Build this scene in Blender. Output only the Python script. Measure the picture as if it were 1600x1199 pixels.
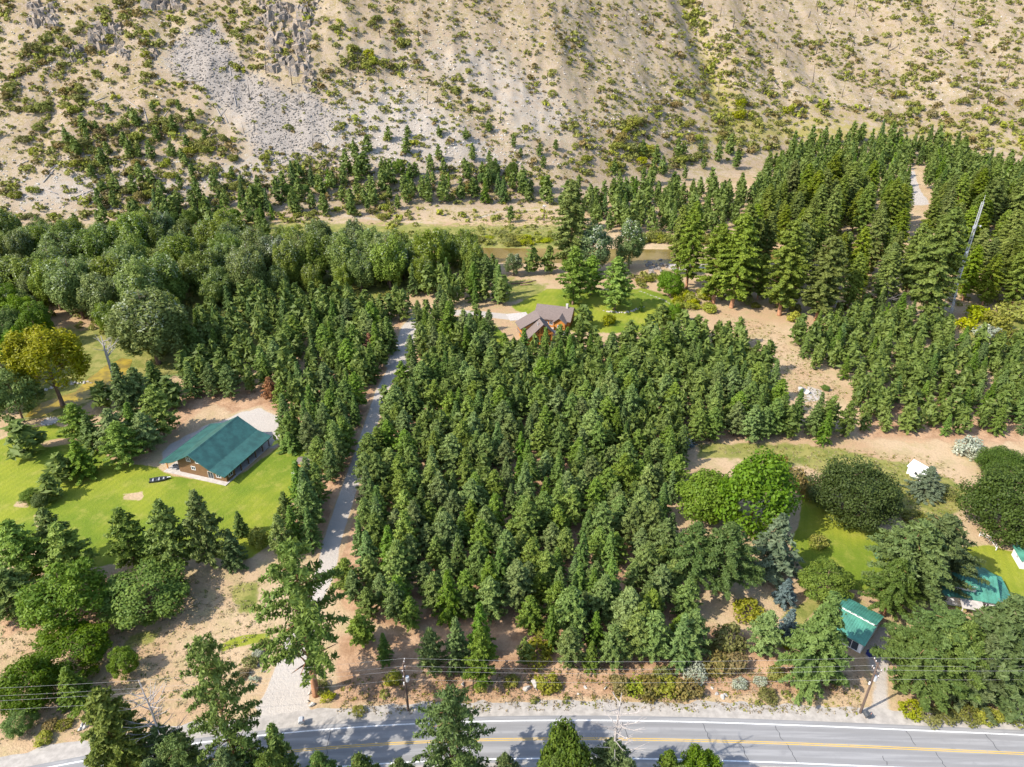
import bpy, math, random
import numpy as np
from math import radians, sin, cos, pi, atan2
from mathutils import Vector, Matrix

# ------------------------------------------------------------------ camera, sky, sun, exposure
scene = bpy.context.scene
for o in list(bpy.data.objects): bpy.data.objects.remove(o)
H, FPX, PITCH = 108.0, 1110.0, radians(29.0)
cam_d = bpy.data.cameras.new('camera'); cam = bpy.data.objects.new('camera', cam_d)
scene.collection.objects.link(cam); scene.camera = cam
cam.location = (0, 0, H); cam.rotation_euler = (radians(90) - PITCH, 0, 0)
cam_d.sensor_fit = 'HORIZONTAL'; cam_d.sensor_width = 36.0; cam_d.lens = 36.0 * FPX / 1600.0
cam_d.clip_start = 1.0; cam_d.clip_end = 20000
SUN_EL, SH_AZ = radians(43), radians(25)          # shadows run 25 degrees off +X towards +Y
world = bpy.data.worlds.new('World'); scene.world = world; world.use_nodes = True
wn = world.node_tree.nodes; wl = world.node_tree.links
sky = wn.new('ShaderNodeTexSky'); sky.sky_type = 'NISHITA'; sky.sun_disc = False
sky.sun_elevation = SUN_EL
sky.sun_rotation = radians(90) - (SH_AZ + pi)
sky.air_density = 1.0; sky.dust_density = 1.2
wn['Background'].inputs['Strength'].default_value = 0.15
wl.new(sky.outputs[0], wn['Background'].inputs['Color'])
sun_d = bpy.data.lights.new('sun', 'SUN'); sun_o = bpy.data.objects.new('sun', sun_d)
scene.collection.objects.link(sun_o); sun_d.energy = 3.3; sun_d.angle = radians(0.53); sun_d.color = (1.0, .93, .82)
sdir = Vector((cos(SH_AZ) * cos(SUN_EL), sin(SH_AZ) * cos(SUN_EL), -sin(SUN_EL)))
sun_o.rotation_euler = sdir.to_track_quat('-Z', 'Y').to_euler(); sun_o.location = (-100, -60, 250)
vs = scene.view_settings
vs.view_transform = 'Standard'; vs.look = 'None'; vs.gamma = 1.0; vs.use_curve_mapping = False; vs.exposure = 1.42
scene.cycles.max_bounces = 5; scene.cycles.diffuse_bounces = 3; scene.cycles.transmission_bounces = 3

RNG = np.random.default_rng(7); R = random.Random(11)
C = scene.collection

# ------------------------------------------------------------------ survey helpers: image ray -> place on the terrain
CP, SP = cos(PITCH), sin(PITCH)
def ray(u, v):
    a = (np.asarray(u, float) - 800) / FPX; b = -(np.asarray(v, float) - 599.5) / FPX
    return a, CP + b * SP, -SP + b * CP
def G(u, v, z=0.0):
    dx, dy, dz = ray(u, v); t = (z - H) / dz
    return float(dx * t), float(dy * t)
def P(x, y, z):
    z = np.asarray(z, float) - H
    fw = np.asarray(y) * CP - z * SP; up = np.asarray(y) * SP + z * CP
    fw = np.where(fw < 1, 1, fw)
    return 800 + FPX * np.asarray(x) / fw, 599.5 - FPX * up / fw
def solve_h(x, y, z0, vt):
    lo, hi = 0.0, 90.0
    for _ in range(36):
        m = (lo + hi) / 2
        if P(x, y, z0 + m)[1] > vt: lo = m
        else: hi = m
    return lo

def vnoise(x, y, s=0):
    x = np.asarray(x, float); y = np.asarray(y, float)
    xi = np.floor(x).astype(np.int64); yi = np.floor(y).astype(np.int64)
    fx = x - xi; fy = y - yi; fx = fx * fx * (3 - 2 * fx); fy = fy * fy * (3 - 2 * fy)
    def h(a, b):
        n = (a * 374761393 + b * 668265263 + s * 982451653) & 0xffffffff
        n = ((n ^ (n >> 13)) * 1274126177) & 0xffffffff
        return ((n ^ (n >> 16)) & 0xffff) / 65535.0
    return (h(xi, yi) * (1 - fx) + h(xi + 1, yi) * fx) * (1 - fy) + (h(xi, yi + 1) * (1 - fx) + h(xi + 1, yi + 1) * fx) * fy
def fbm(x, y, s=0, o=4):
    r = 0; a = .5
    for i in range(o): r = r + a * vnoise(x * 2**i, y * 2**i, s + i); a *= .5
    return r
def sstep(a, b, x):
    t = np.clip((x - a) / (b - a), 0, 1); return t * t * (3 - 2 * t)

FX = [-3000, -330, -150, -40, 30, 110, 200, 320, 3000]; FY = [380, 372, 384, 402, 420, 470, 520, 545, 560]
def river_y(x): return np.interp(x, [-3000, -400, -200, -60, 0, 90, 200, 400, 3000], [360, 352, 338, 322, 319, 317, 324, 345, 380])
def height(x, y):
    x = np.asarray(x, float); y = np.asarray(y, float)
    d = y - np.interp(x, FX, FY) - 10 * (fbm(x / 60, y * 0, 3) - .5)
    k = np.interp(x, [-300, -60, 60, 250], [.70, .68, .60, .52]); w = 26.0
    z = np.where(d < -w, 0, np.where(d > w, d, (d + w)**2 / (4 * w))) * k
    z = np.where(z > 330, 330 + (z - 330) * .15, z)
    f = sstep(0, 70, d)
    z = z + f * (16 * (fbm(x / 75 + .002 * y, y / 160, 21, 4) - .47) + 5 * (fbm(x / 17, y / 30, 31, 3) - .45))
    gx = 158 - .12 * (y - 560); g = np.exp(-((x - gx) / 13.0)**2)
    z = z - 9 * g * sstep(20, 110, d)
    z = z + sstep(25, 90, d) * (1.3 * (np.abs(fbm(x / 11, y / 55, 131, 3) - .44) * -2 + .3) + 2.2 * (fbm(x / 6.5, y / 6.5, 141, 2) - .4))
    rib = np.exp(-((x + 118 + .1 * (y - 560)) / 16.0)**2) * sstep(70, 140, d); z = z + 7 * rib
    rd = np.abs(y - river_y(x)); z = z - 1.3 * (1 - sstep(8, 12, rd))
    return z
def Gt(us, vs_):
    us = np.atleast_1d(np.asarray(us, float)); vs_ = np.atleast_1d(np.asarray(vs_, float))
    dx, dy, dz = ray(us, vs_)
    if vs_.min() > 425: t = -H / dz; return dx * t, dy * t, 0 * t, np.ones(us.shape, bool)
    t = np.where(vs_ < 425, 280.0, 60.0); hit = np.zeros(us.shape, bool); prev = t.copy()
    for _ in range(150):
        z = H + dz * t; b = z < height(dx * t, dy * t)
        hit |= b; 
        if hit.all(): break
        prev = np.where(hit, prev, t); t = np.where(hit, t, t + 5.0)
    lo, hi = prev, t
    for _ in range(13):
        m = (lo + hi) / 2; b = H + dz * m < height(dx * m, dy * m)
        hi = np.where(b, m, hi); lo = np.where(b, lo, m)
    return dx * hi, dy * hi, H + dz * hi, hit
def inpoly(u, v, poly):
    u = np.asarray(u, float); v = np.asarray(v, float); ins = np.zeros(u.shape, bool); n = len(poly)
    for i in range(n):
        x1, y1 = poly[i]; x2, y2 = poly[(i + 1) % n]
        c = ((y1 > v) != (y2 > v)) & (u < (x2 - x1) * (v - y1) / ((y2 - y1) if y2 != y1 else 1e-9) + x1)
        ins ^= c
    return ins
def polydist(u, v, poly, closed=True):
    d = np.full(np.shape(u), 1e9); n = len(poly)
    for i in range(n if closed else n - 1):
        x1, y1 = poly[i]; x2, y2 = poly[(i + 1) % n]; ex, ey = x2 - x1, y2 - y1
        t = np.clip(((u - x1) * ex + (v - y1) * ey) / (ex * ex + ey * ey + 1e-9), 0, 1)
        d = np.minimum(d, np.hypot(u - x1 - t * ex, v - y1 - t * ey))
    return d

# ------------------------------------------------------------------ object helpers
def tag(o, label=None, cat=None, group=None, kind=None):
    if label: o['label'] = label
    if cat: o['category'] = cat
    if group: o['group'] = group
    if kind: o['kind'] = kind
    return o
def mobj(name, me, mat=None, parent=None, loc=(0, 0, 0), rot=(0, 0, 0), scale=(1, 1, 1)):
    o = bpy.data.objects.new(name, me); C.objects.link(o)
    if mat is not None and len(me.materials) == 0: me.materials.append(mat)
    if parent: o.parent = parent
    o.location = loc; o.rotation_euler = rot; o.scale = scale
    return o
def empty(name, loc, rz=0.0, label=None, cat=None, group=None):
    o = bpy.data.objects.new(name, None); C.objects.link(o); o.location = loc; o.rotation_euler = (0, 0, rz)
    o.empty_display_size = .3
    return tag(o, label, cat, group)
def mesh_np(name, V, F, tint=None, smooth=False, attrs=None, fattr='tint'):
    V = np.asarray(V, np.float32); F = np.asarray(F, np.int32); n = F.shape[1]
    me = bpy.data.meshes.new(name)
    me.vertices.add(len(V)); me.vertices.foreach_set('co', V.ravel())
    me.loops.add(F.size); me.loops.foreach_set('vertex_index', F.ravel())
    me.polygons.add(len(F)); me.polygons.foreach_set('loop_start', np.arange(0, F.size, n, dtype=np.int32))
    if tint is not None:
        a = me.attributes.new(fattr, 'FLOAT', 'FACE'); a.data.foreach_set('value', np.asarray(tint, np.float32))
    if attrs:
        for k, val in attrs.items():
            a = me.attributes.new(k, 'FLOAT', 'POINT'); a.data.foreach_set('value', np.asarray(val, np.float32))
    me.update(calc_edges=True)
    me.polygons.foreach_set('use_smooth', np.full(len(F), bool(smooth)))
    return me
class MB:
    """collects boxes, prisms and tubes into one mesh"""
    def __init__(s): s.v = []; s.f = []
    def poly(s, pts, faces):
        b = len(s.v); s.v += [tuple(p) for p in pts]; s.f += [tuple(i + b for i in f) for f in faces]; return s
    def box(s, x0, y0, z0, x1, y1, z1):
        return s.poly([(x0, y0, z0), (x1, y0, z0), (x1, y1, z0), (x0, y1, z0), (x0, y0, z1), (x1, y0, z1), (x1, y1, z1), (x0, y1, z1)],
                      [(0, 3, 2, 1), (4, 5, 6, 7), (0, 1, 5, 4), (1, 2, 6, 5), (2, 3, 7, 6), (3, 0, 4, 7)])
    def prism_y(s, prof, y0, y1):
        n = len(prof); pts = [(x, y0, z) for x, z in prof] + [(x, y1, z) for x, z in prof]
        return s.poly(pts, [tuple(range(n)), tuple(range(2 * n - 1, n - 1, -1))] + [(i, i + n, (i + 1) % n + n, (i + 1) % n) for i in range(n)])
    def prism_x(s, prof, x0, x1):
        n = len(prof); pts = [(x0, y, z) for y, z in prof] + [(x1, y, z) for y, z in prof]
        return s.poly(pts, [tuple(range(n)), tuple(range(2 * n - 1, n - 1, -1))] + [(i, i + n, (i + 1) % n + n, (i + 1) % n) for i in range(n)])
    def tube(s, pts, rad, n=6, caps=True):
        pts = [Vector(p) for p in pts]; b = len(s.v)
        for i, p in enumerate(pts):
            d = (pts[min(i + 1, len(pts) - 1)] - pts[max(i - 1, 0)]).normalized()
            a = d.orthogonal().normalized() if abs(d.z) < .95 else Vector((1, 0, 0)) - d * d.x
            a.normalize(); c = d.cross(a); r = rad[i] if isinstance(rad, (list, tuple)) else rad
            s.v += [tuple(p + a * (r * cos(2 * pi * k / n)) + c * (r * sin(2 * pi * k / n))) for k in range(n)]
        for i in range(len(pts) - 1):
            for k in range(n):
                s.f.append((b + i * n + k, b + i * n + (k + 1) % n, b + (i + 1) * n + (k + 1) % n, b + (i + 1) * n + k))
        if caps: s.f.append(tuple(b + k for k in range(n - 1, -1, -1))); e = b + (len(pts) - 1) * n; s.f.append(tuple(e + k for k in range(n)))
        return s
    def slab(s, a, b_, c, d, th):
        """roof plane: four corners (counter-clockwise from above) given thickness th downwards"""
        pts = [Vector(p) for p in (a, b_, c, d)]; lo = [p - Vector((0, 0, th)) for p in pts]
        return s.poly(pts + lo, [(0, 1, 2, 3), (7, 6, 5, 4), (0, 4, 5, 1), (1, 5, 6, 2), (2, 6, 7, 3), (3, 7, 4, 0)])
    def mesh(s, name, smooth=False):
        me = bpy.data.meshes.new(name); me.from_pydata(s.v, [], s.f); me.update()
        if smooth: me.polygons.foreach_set('use_smooth', np.ones(len(me.polygons), bool))
        return me
    def build(s, name, mat, parent=None, smooth=False, **k): return mobj(name, s.mesh(name, smooth), mat, parent, **k)

# ------------------------------------------------------------------ materials
def nodes(name):
    m = bpy.data.materials.new(name); m.use_nodes = True; nt = m.node_tree
    return m, nt, nt.nodes['Principled BSDF']
def N(nt, t, **kw):
    n = nt.nodes.new(t)
    for k, v in kw.items():
        if k.startswith('i_'): n.inputs[k[2:].replace('_', ' ')].default_value = v
        else: setattr(n, k, v)
    return n
def mixc(nt, fac, a, b, blend='MIX'):
    n = nt.nodes.new('ShaderNodeMix'); n.data_type = 'RGBA'; n.blend_type = blend
    for s, val in ((n.inputs[0], fac), (n.inputs[6], a), (n.inputs[7], b)):
        if isinstance(val, (int, float)): s.default_value = val
        elif isinstance(val, tuple): s.default_value = (*val, 1)
        else: nt.links.new(val, s)
    return n.outputs[2]
def math_(nt, op, a, b=0.0, c=0.0):
    n = nt.nodes.new('ShaderNodeMath'); n.operation = op
    for s, val in zip(n.inputs, (a, b, c)):
        if isinstance(val, (int, float)): s.default_value = val
        else: nt.links.new(val, s)
    return n.outputs[0]
def smooth_(nt, x, a, b):
    n = nt.nodes.new('ShaderNodeMapRange'); n.interpolation_type = 'SMOOTHSTEP'
    nt.links.new(x, n.inputs[0]); n.inputs[1].default_value = a; n.inputs[2].default_value = b
    return n.outputs[0]
def noise_(nt, scale, detail=4, rough=.6, co=None, dist=0.0):
    n = N(nt, 'ShaderNodeTexNoise'); n.inputs['Scale'].default_value = scale; n.inputs['Detail'].default_value = detail
    n.inputs['Roughness'].default_value = rough; n.inputs['Distortion'].default_value = dist
    if co is not None: nt.links.new(co, n.inputs['Vector'])
    return n.outputs[0]
def attr_(nt, name): return N(nt, 'ShaderNodeAttribute', attribute_name=name).outputs['Fac']
def pos_(nt): return N(nt, 'ShaderNodeNewGeometry').outputs['Position']
def bump_(nt, bsdf, h, strength, dist=.2):
    b = N(nt, 'ShaderNodeBump'); b.inputs['Strength'].default_value = strength; b.inputs['Distance'].default_value = dist
    nt.links.new(h, b.inputs['Height']); nt.links.new(b.outputs[0], bsdf.inputs['Normal'])

def plain(name, col, rough=.7, var=.25, scale=3.0, spec=.3, metal=0.0, stretch=None):
    m, nt, b = nodes(name)
    tc = N(nt, 'ShaderNodeTexCoord').outputs['Object']
    if stretch:
        mp = N(nt, 'ShaderNodeMapping'); mp.inputs['Scale'].default_value = stretch; nt.links.new(tc, mp.inputs[0]); tc = mp.outputs[0]
    n1 = noise_(nt, scale, 5, .65, tc)
    lo = tuple(c * (1 - var) for c in col); hi = tuple(min(c * (1 + var), .95) for c in col)
    nt.links.new(mixc(nt, smooth_(nt, n1, .3, .7), lo, hi), b.inputs['Base Color'])
    b.inputs['Roughness'].default_value = rough; b.inputs['Specular IOR Level'].default_value = spec; b.inputs['Metallic'].default_value = metal
    return m
def foliage(name, ca, cb, transl=.36, pale=None, var=.22):
    m, nt, b = nodes(name)
    t = attr_(nt, 'tint'); col = mixc(nt, t, ca, cb)
    if pale: col = mixc(nt, smooth_(nt, t, .86, .92), col, pale)
    rnd = N(nt, 'ShaderNodeObjectInfo').outputs['Random']
    hs = N(nt, 'ShaderNodeHueSaturation'); nt.links.new(col, hs.inputs['Color'])
    nt.links.new(math_(nt, 'MULTIPLY_ADD', rnd, 2 * var, 1 - var), hs.inputs['Value'])
    r2 = math_(nt, 'FRACT', math_(nt, 'MULTIPLY', rnd, 7.31))
    nt.links.new(math_(nt, 'MULTIPLY_ADD', r2, .024, .486), hs.inputs['Hue'])
    r3 = math_(nt, 'FRACT', math_(nt, 'MULTIPLY', rnd, 13.7))
    nt.links.new(math_(nt, 'MULTIPLY_ADD', r3, .3, .9), hs.inputs['Saturation'])
    nt.links.new(hs.outputs[0], b.inputs['Base Color']); b.inputs['Roughness'].default_value = .6; b.inputs['Specular IOR Level'].default_value = .25
    tr = N(nt, 'ShaderNodeBsdfTranslucent'); nt.links.new(hs.outputs[0], tr.inputs[0])
    mx = N(nt, 'ShaderNodeMixShader'); mx.inputs[0].default_value = transl
    nt.links.new(b.outputs[0], mx.inputs[1]); nt.links.new(tr.outputs[0], mx.inputs[2])
    nt.links.new(mx.outputs[0], nt.nodes['Material Output'].inputs[0])
    return m

M = {}
M['pine'] = foliage('pine_needles', (.084, .138, .032), (.200, .262, .066))
M['fir'] = foliage('fir_needles', (.064, .122, .027), (.152, .218, .050))
M['bigpine'] = foliage('big_pine_needles', (.060, .106, .028), (.145, .196, .056))
M['tallpine'] = foliage('tall_pine_needles', (.084, .128, .022), (.195, .238, .046))
M['cotton'] = foliage('cottonwood_leaves', (.090, .136, .026), (.205, .250, .056), pale=(.30, .34, .20))
M['cottonpale'] = foliage('pale_cottonwood_leaves', (.080, .130, .035), (.200, .245, .10), pale=(.45, .48, .36))
M['broad'] = foliage('broadleaf', (.062, .115, .018), (.155, .215, .036))
M['bright'] = foliage('bright_broadleaf', (.058, .108, .016), (.132, .188, .032))
M['maple'] = foliage('dark_round_maple_leaves', (.032, .064, .010), (.085, .130, .018))
M['willow'] = foliage('willow_leaves', (.14, .16, .022), (.36, .34, .03))
M['spruce'] = foliage('spruce_needles', (.060, .098, .048), (.155, .195, .105))
M['bluespruce'] = foliage('blue_spruce_needles', (.085, .125, .12), (.18, .23, .225))
M['shrub'] = foliage('shrub_leaves', (.112, .132, .026), (.262, .258, .058), var=.3)
M['shruby'] = foliage('yellow_shrub_leaves', (.16, .19, .02), (.34, .345, .04))
M['shrubo'] = foliage('autumn_shrub_leaves', (.125, .125, .04), (.28, .20, .07))
M['shrubp'] = foliage('pale_shrub_leaves', (.22, .25, .16), (.45, .46, .36))
M['brown'] = foliage('dead_brown_needles', (.20, .10, .05), (.36, .19, .09))
M['bark'] = plain('bark_brown', (.16, .10, .07), .9, .4, 2.0, stretch=(3, 3, .5))
M['barko'] = plain('ponderosa_bark', (.30, .15, .08), .9, .4, 2.0, stretch=(3, 3, .5))
M['barkg'] = plain('grey_dead_wood', (.30, .27, .25), .9, .3, 2.0, stretch=(3, 3, .5))
M['burnt'] = plain('charred_wood', (.07, .055, .05), .9, .5, 1.0)
M['rock'] = plain('grey_rock', (.195, .172, .15), .9, .5, .6)
def rockmat():
    m, nt, b = nodes('weathered_rock'); p = pos_(nt); n1 = noise_(nt, .35, 4, .65, p); n2 = noise_(nt, 1.7, 4, .7, p)
    c = mixc(nt, smooth_(nt, n1, .4, .6), (.17, .15, .135), (.275, .215, .155)); c = mixc(nt, math_(nt, 'MULTIPLY', smooth_(nt, n2, .5, .72), .7), c, (.085, .075, .068)); c = mixc(nt, math_(nt, 'MULTIPLY', smooth_(nt, n2, .45, .25), .6), c, (.30, .275, .245))
    nt.links.new(c, b.inputs['Base Color']); b.inputs['Roughness'].default_value = .95; bump_(nt, b, n2, .9, .6); return m
M['crag'] = rockmat()
M['rockl'] = plain('pale_rock', (.36, .335, .30), .9, .25, 1.5)
M['roofg'] = plain('green_metal_roof', (.023, .078, .066), .45, .28, .5, .5)
M['roofg2'] = plain('bright_green_metal_roof', (.05, .18, .13), .5, .28, .5, .5)
M['rooft'] = plain('taupe_shingle_roof', (.135, .105, .092), .85, .15, 2.5)
M['sidingb'] = plain('brown_wood_siding', (.14, .078, .036), .7, .25, 1.2, stretch=(1, 1, 6))
M['log'] = plain('honey_log_wall', (.40, .165, .035), .6, .25, 1.0, stretch=(.5, .5, 6))
M['white'] = plain('white_paint', (.62, .61, .60), .6, .06, 1.0)
M['conc'] = plain('concrete', (.36, .33, .30), .85, .15, 1.2)
M['post'] = plain('brown_post', (.12, .065, .035), .7, .2, 3)
M['pole'] = plain('utility_pole_wood', (.10, .07, .055), .9, .3, 2, stretch=(4, 4, .3))
M['steel'] = plain('galvanised_steel', (.42, .43, .44), .45, .1, 2, .5, .3)
M['dark'] = plain('dark_metal', (.05, .055, .06), .5, .2, 3)
M['blue'] = plain('dark_blue_plastic', (.012, .022, .11), .4, .1, 3)
M['wire'] = plain('cable_aluminium', (.32, .31, .30), .6, .1, 3)
M['terra'] = plain('terracotta_stone', (.55, .24, .16), .9, .2, 2)
gm, gnt, gb = nodes('window_glass'); gb.inputs['Base Color'].default_value = (.03, .04, .05, 1); gb.inputs['Roughness'].default_value = .06; M['glass'] = gm

def terrain_mat():
    m, nt, b = nodes('terrain_soil_and_grass'); p = pos_(nt)
    N2 = N(nt, 'ShaderNodeSeparateXYZ'); nt.links.new(p, N2.inputs[0])
    nb = noise_(nt, .035, 3, .6, p); nm = noise_(nt, .22, 4, .7, p); nf = noise_(nt, 1.6, 3, .75, p); nx = noise_(nt, 7.0, 1, .7, p)
    def fac(name, k=.55, a=.38, z=.62):
        return smooth_(nt, math_(nt, 'ADD', attr_(nt, name), math_(nt, 'MULTIPLY', math_(nt, 'SUBTRACT', nm, .5), k)), a, z)
    soil = mixc(nt, smooth_(nt, nb, .38, .62), (.335, .225, .132), (.385, .285, .178))
    soil = mixc(nt, math_(nt, 'MULTIPLY', smooth_(nt, nm, .44, .64), .65), soil, (.285, .235, .115)); soil = mixc(nt, math_(nt, 'MULTIPLY', smooth_(nt, nf, .45, .7), .5), soil, (.225, .165, .095))
    hill = mixc(nt, smooth_(nt, nb, .35, .65), (.265, .185, .118), (.335, .262, .182))
    hill = mixc(nt, math_(nt, 'MULTIPLY', smooth_(nt, nm, .42, .62), .8), hill, (.225, .182, .080))
    vo = N(nt, 'ShaderNodeTexVoronoi'); vo.inputs['Scale'].default_value = .55; nt.links.new(p, vo.inputs['Vector'])
    st = smooth_(nt, vo.outputs['Distance'], .34, .22)
    hill = mixc(nt, math_(nt, 'MULTIPLY', st, .5), hill, (.37, .32, .26))
    hill = mixc(nt, math_(nt, 'MULTIPLY', smooth_(nt, nf, .40, .66), .75), hill, (.150, .118, .075)); hill = mixc(nt, math_(nt, 'MULTIPLY', smooth_(nt, nm, .58, .40), .5), hill, (.265, .215, .16))
    c = mixc(nt, attr_(nt, 'hill'), soil, hill)
    c = mixc(nt, fac('hillgrass', .9), c, mixc(nt, nf, (.175, .155, .045), (.275, .225, .08)))
    tal = mixc(nt, smooth_(nt, nf, .32, .68), (.215, .185, .155), (.35, .31, .265))
    c = mixc(nt, math_(nt, 'MULTIPLY', fac('talus', 1.2, .3, .7), .9), c, tal)
    dk = mixc(nt, smooth_(nt, nf, .32, .68), (.17, .148, .128), (.275, .245, .215))
    c = mixc(nt, fac('scree', .9, .3, .7), c, dk)
    c = mixc(nt, fac('litter', .9), c, mixc(nt, smooth_(nt, nm, .35, .65), (.245, .145, .083), (.375, .245, .15)))
    gr = mixc(nt, smooth_(nt, nm, .35, .65), (.115, .135, .028), (.225, .205, .065))
    c = mixc(nt, fac('grass', .9), c, gr)
    la = mixc(nt, smooth_(nt, nb, .4, .6), (.105, .152, .014), (.195, .215, .022)); la = mixc(nt, math_(nt, 'MULTIPLY', smooth_(nt, nm, .48, .7), .6), la, (.25, .235, .05))
    mw = math_(nt, 'SINE', math_(nt, 'MULTIPLY', math_(nt, 'ADD', math_(nt, 'MULTIPLY', N2.outputs[0], .93), math_(nt, 'MULTIPLY', N2.outputs[1], -.36)), 3.4))
    la = mixc(nt, math_(nt, 'MULTIPLY', smooth_(nt, mw, -.4, .6), .16), la, (.085, .13, .014))
    la = mixc(nt, math_(nt, 'MULTIPLY', smooth_(nt, nf, .5, .8), .35), la, (.24, .215, .07))
    c = mixc(nt, fac('lawn', .6), c, la)
    gv = mixc(nt, smooth_(nt, nb, .35, .65), (.335, .30, .262), (.385, .35, .31)); gv = mixc(nt, math_(nt, 'MULTIPLY', nf, .35), gv, (.30, .265, .225))
    c = mixc(nt, fac('gravel', .4), c, gv)
    fine = math_(nt, 'MULTIPLY_ADD', nx, .5, .75); cc = N(nt, 'ShaderNodeCombineColor')
    for i in range(3): nt.links.new(fine, cc.inputs[i])
    c = mixc(nt, .8, c, cc.outputs[0], 'MULTIPLY')
    nt.links.new(c, b.inputs['Base Color']); b.inputs['Roughness'].default_value = .95; b.inputs['Specular IOR Level'].default_value = .1
    bump_(nt, b, math_(nt, 'ADD', nf, math_(nt, 'MULTIPLY', nx, .4)), .55, .35)
    return m
M['terrain'] = terrain_mat()
def asphalt():
    m, nt, b = nodes('worn_asphalt'); p = pos_(nt)
    mp = N(nt, 'ShaderNodeMapping'); mp.inputs['Scale'].default_value = (.06, 1.1, 1); nt.links.new(p, mp.inputs[0])
    n1 = noise_(nt, 1.0, 4, .6, mp.outputs[0]); n2 = noise_(nt, .35, 6, .7, p); n3 = noise_(nt, 7, 3, .7, p)
    c = mixc(nt, smooth_(nt, n1, .35, .65), (.16, .159, .16), (.235, .232, .23))
    lat = attr_(nt, 'lat'); wt = math_(nt, 'COSINE', math_(nt, 'MULTIPLY', math_(nt, 'SUBTRACT', math_(nt, 'ABSOLUTE', lat), 1.7), 3.4))
    c = mixc(nt, math_(nt, 'MULTIPLY', smooth_(nt, wt, .2, -.9), math_(nt, 'MULTIPLY_ADD', n1, .6, .2)), c, (.125, .123, .122))
    c = mixc(nt, smooth_(nt, n2, .5, .75), c, (.16,.16,.162)); c = mixc(nt, math_(nt, 'MULTIPLY', n3, .3), c, (.30, .29, .28))
    nt.links.new(c, b.inputs['Base Color']); b.inputs['Roughness'].default_value = .85; b.inputs['Specular IOR Level'].default_value = .3
    return m
M['asphalt'] = asphalt()
def paint(name, col):
    m, nt, b = nodes(name); n = noise_(nt, 2.5, 6, .75, pos_(nt))
    nt.links.new(mixc(nt, math_(nt, 'MULTIPLY', smooth_(nt, n, .48, .72), .8), col, (.25, .24, .23)), b.inputs['Base Color']); b.inputs['Roughness'].default_value = .6
    return m
M['wline'] = paint('white_road_paint', (.62,.62,.61)); M['yline'] = paint('yellow_road_paint', (.52,.32,.03))
M['shoulder'] = plain('gravel_shoulder', (.295, .27, .24), .95, .18, .8)
M['tar'] = plain('tar_crack_seal', (.035, .035, .037), .5, .2, 2)
def water(name, ca, cb, rough, sc):
    m, nt, b = nodes(name); p = pos_(nt)
    nt.links.new(mixc(nt, smooth_(nt, noise_(nt, sc, 4, .6, p), .35, .65), ca, cb), b.inputs['Base Color']); b.inputs['Roughness'].default_value = rough
    mp = N(nt, 'ShaderNodeMapping'); mp.inputs['Scale'].default_value = (.5, 1.6, 1); nt.links.new(p, mp.inputs[0])
    bump_(nt, b, noise_(nt, 1.2, 3, .6, mp.outputs[0]), .25, .1); return m
M['river'] = water('brown_river_water', (.125, .088, .024), (.20, .145, .05), .14, .06)
M['creek'] = water('algae_yellow_creek_water', (.15, .108, .010), (.31, .22, .012), .45, .22)

# ------------------------------------------------------------------ terrain
def axis(segs):
    out = []
    for a, b_, s in segs:
        n = max(1, int(round((b_ - a) / s))); out += list(np.linspace(a, b_, n, endpoint=False))
    return np.array(out + [segs[-1][1]])
xs = axis([(-4000, -1000, 500), (-1000, -460, 45), (-460, -260, 3), (-260, -130, 1.6), (-130, 130, 1.0), (130, 260, 1.6), (260, 460, 3), (460, 1000, 45), (1000, 4000, 500)])
ys = axis([(-3000, -200, 400), (-200, 40, 20), (40, 66, 4), (66, 190, 1.0), (190, 330, 1.5), (330, 640, 2.0), (640, 760, 4), (760, 1500, 40), (1500, 6000, 500)])
XX, YY = np.meshgrid(xs, ys); TX, TY = XX.ravel(), YY.ravel(); TZ = height(TX, TY)
TU, TV = P(TX, TY, TZ)
WOB = np.clip((400 - TY) / 250, .35, 1)
TU = TU + WOB * (22 * (fbm(TX / 14, TY / 14, 51, 4) - .47) + 5 * (vnoise(TX / 2.2, TY / 2.2, 53) - .5)); TV = TV + WOB * (14 * (fbm(TX / 14, TY / 14, 61, 4) - .47) + 3 * (vnoise(TX / 2.2, TY / 2.2, 63) - .5))
front = (TY > 45) & (np.abs(TX) < 1200)
def mask(polys, feather=8):
    r = np.zeros(len(TX))
    for poly in polys:
        a = np.array(poly); sel = front & (TU > a[:, 0].min() - 60) & (TU < a[:, 0].max() + 60) & (TV > a[:, 1].min() - 60) & (TV < a[:, 1].max() + 60)
        u, v = TU[sel], TV[sel]; d = polydist(u, v, poly); s = np.where(inpoly(u, v, poly), d, -d)
        r[sel] = np.maximum(r[sel], np.clip(.5 + s / (2 * feather), 0, 1))
    return r
def strip(line, w0, w1, feather=.6):
    """band along a line of image points laid on the flat ground, width in metres"""
    pts = [G(u, v) for u, v in line]; r = np.zeros(len(TX)); n = len(pts)
    for i in range(n - 1):
        (x1, y1), (x2, y2) = pts[i], pts[i + 1]; ex, ey = x2 - x1, y2 - y1; t = np.clip(((TX - x1) * ex + (TY - y1) * ey) / (ex * ex + ey * ey), 0, 1)
        d = np.hypot(TX - x1 - t * ex, TY - y1 - t * ey); w = (w0 + (w1 - w0) * (i + t) / (n - 1)) / 2
        r = np.maximum(r, np.clip(.5 + (w - d) / (2 * feather), 0, 1))
    return r
LAWN_A = [(-90, 700), (0, 690), (35, 672), (85, 662), (118, 668), (150, 705), (178, 722), (232, 728), (258, 738), (350, 760), (430, 700), (500, 690), (478, 735), (462, 770), (440, 800), (428, 845), (400, 870), (375, 880), (340, 872), (300, 872), (240, 860), (205, 875), (150, 885), (90, 870), (60, 860), (0, 855), (-100, 860)]
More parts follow.
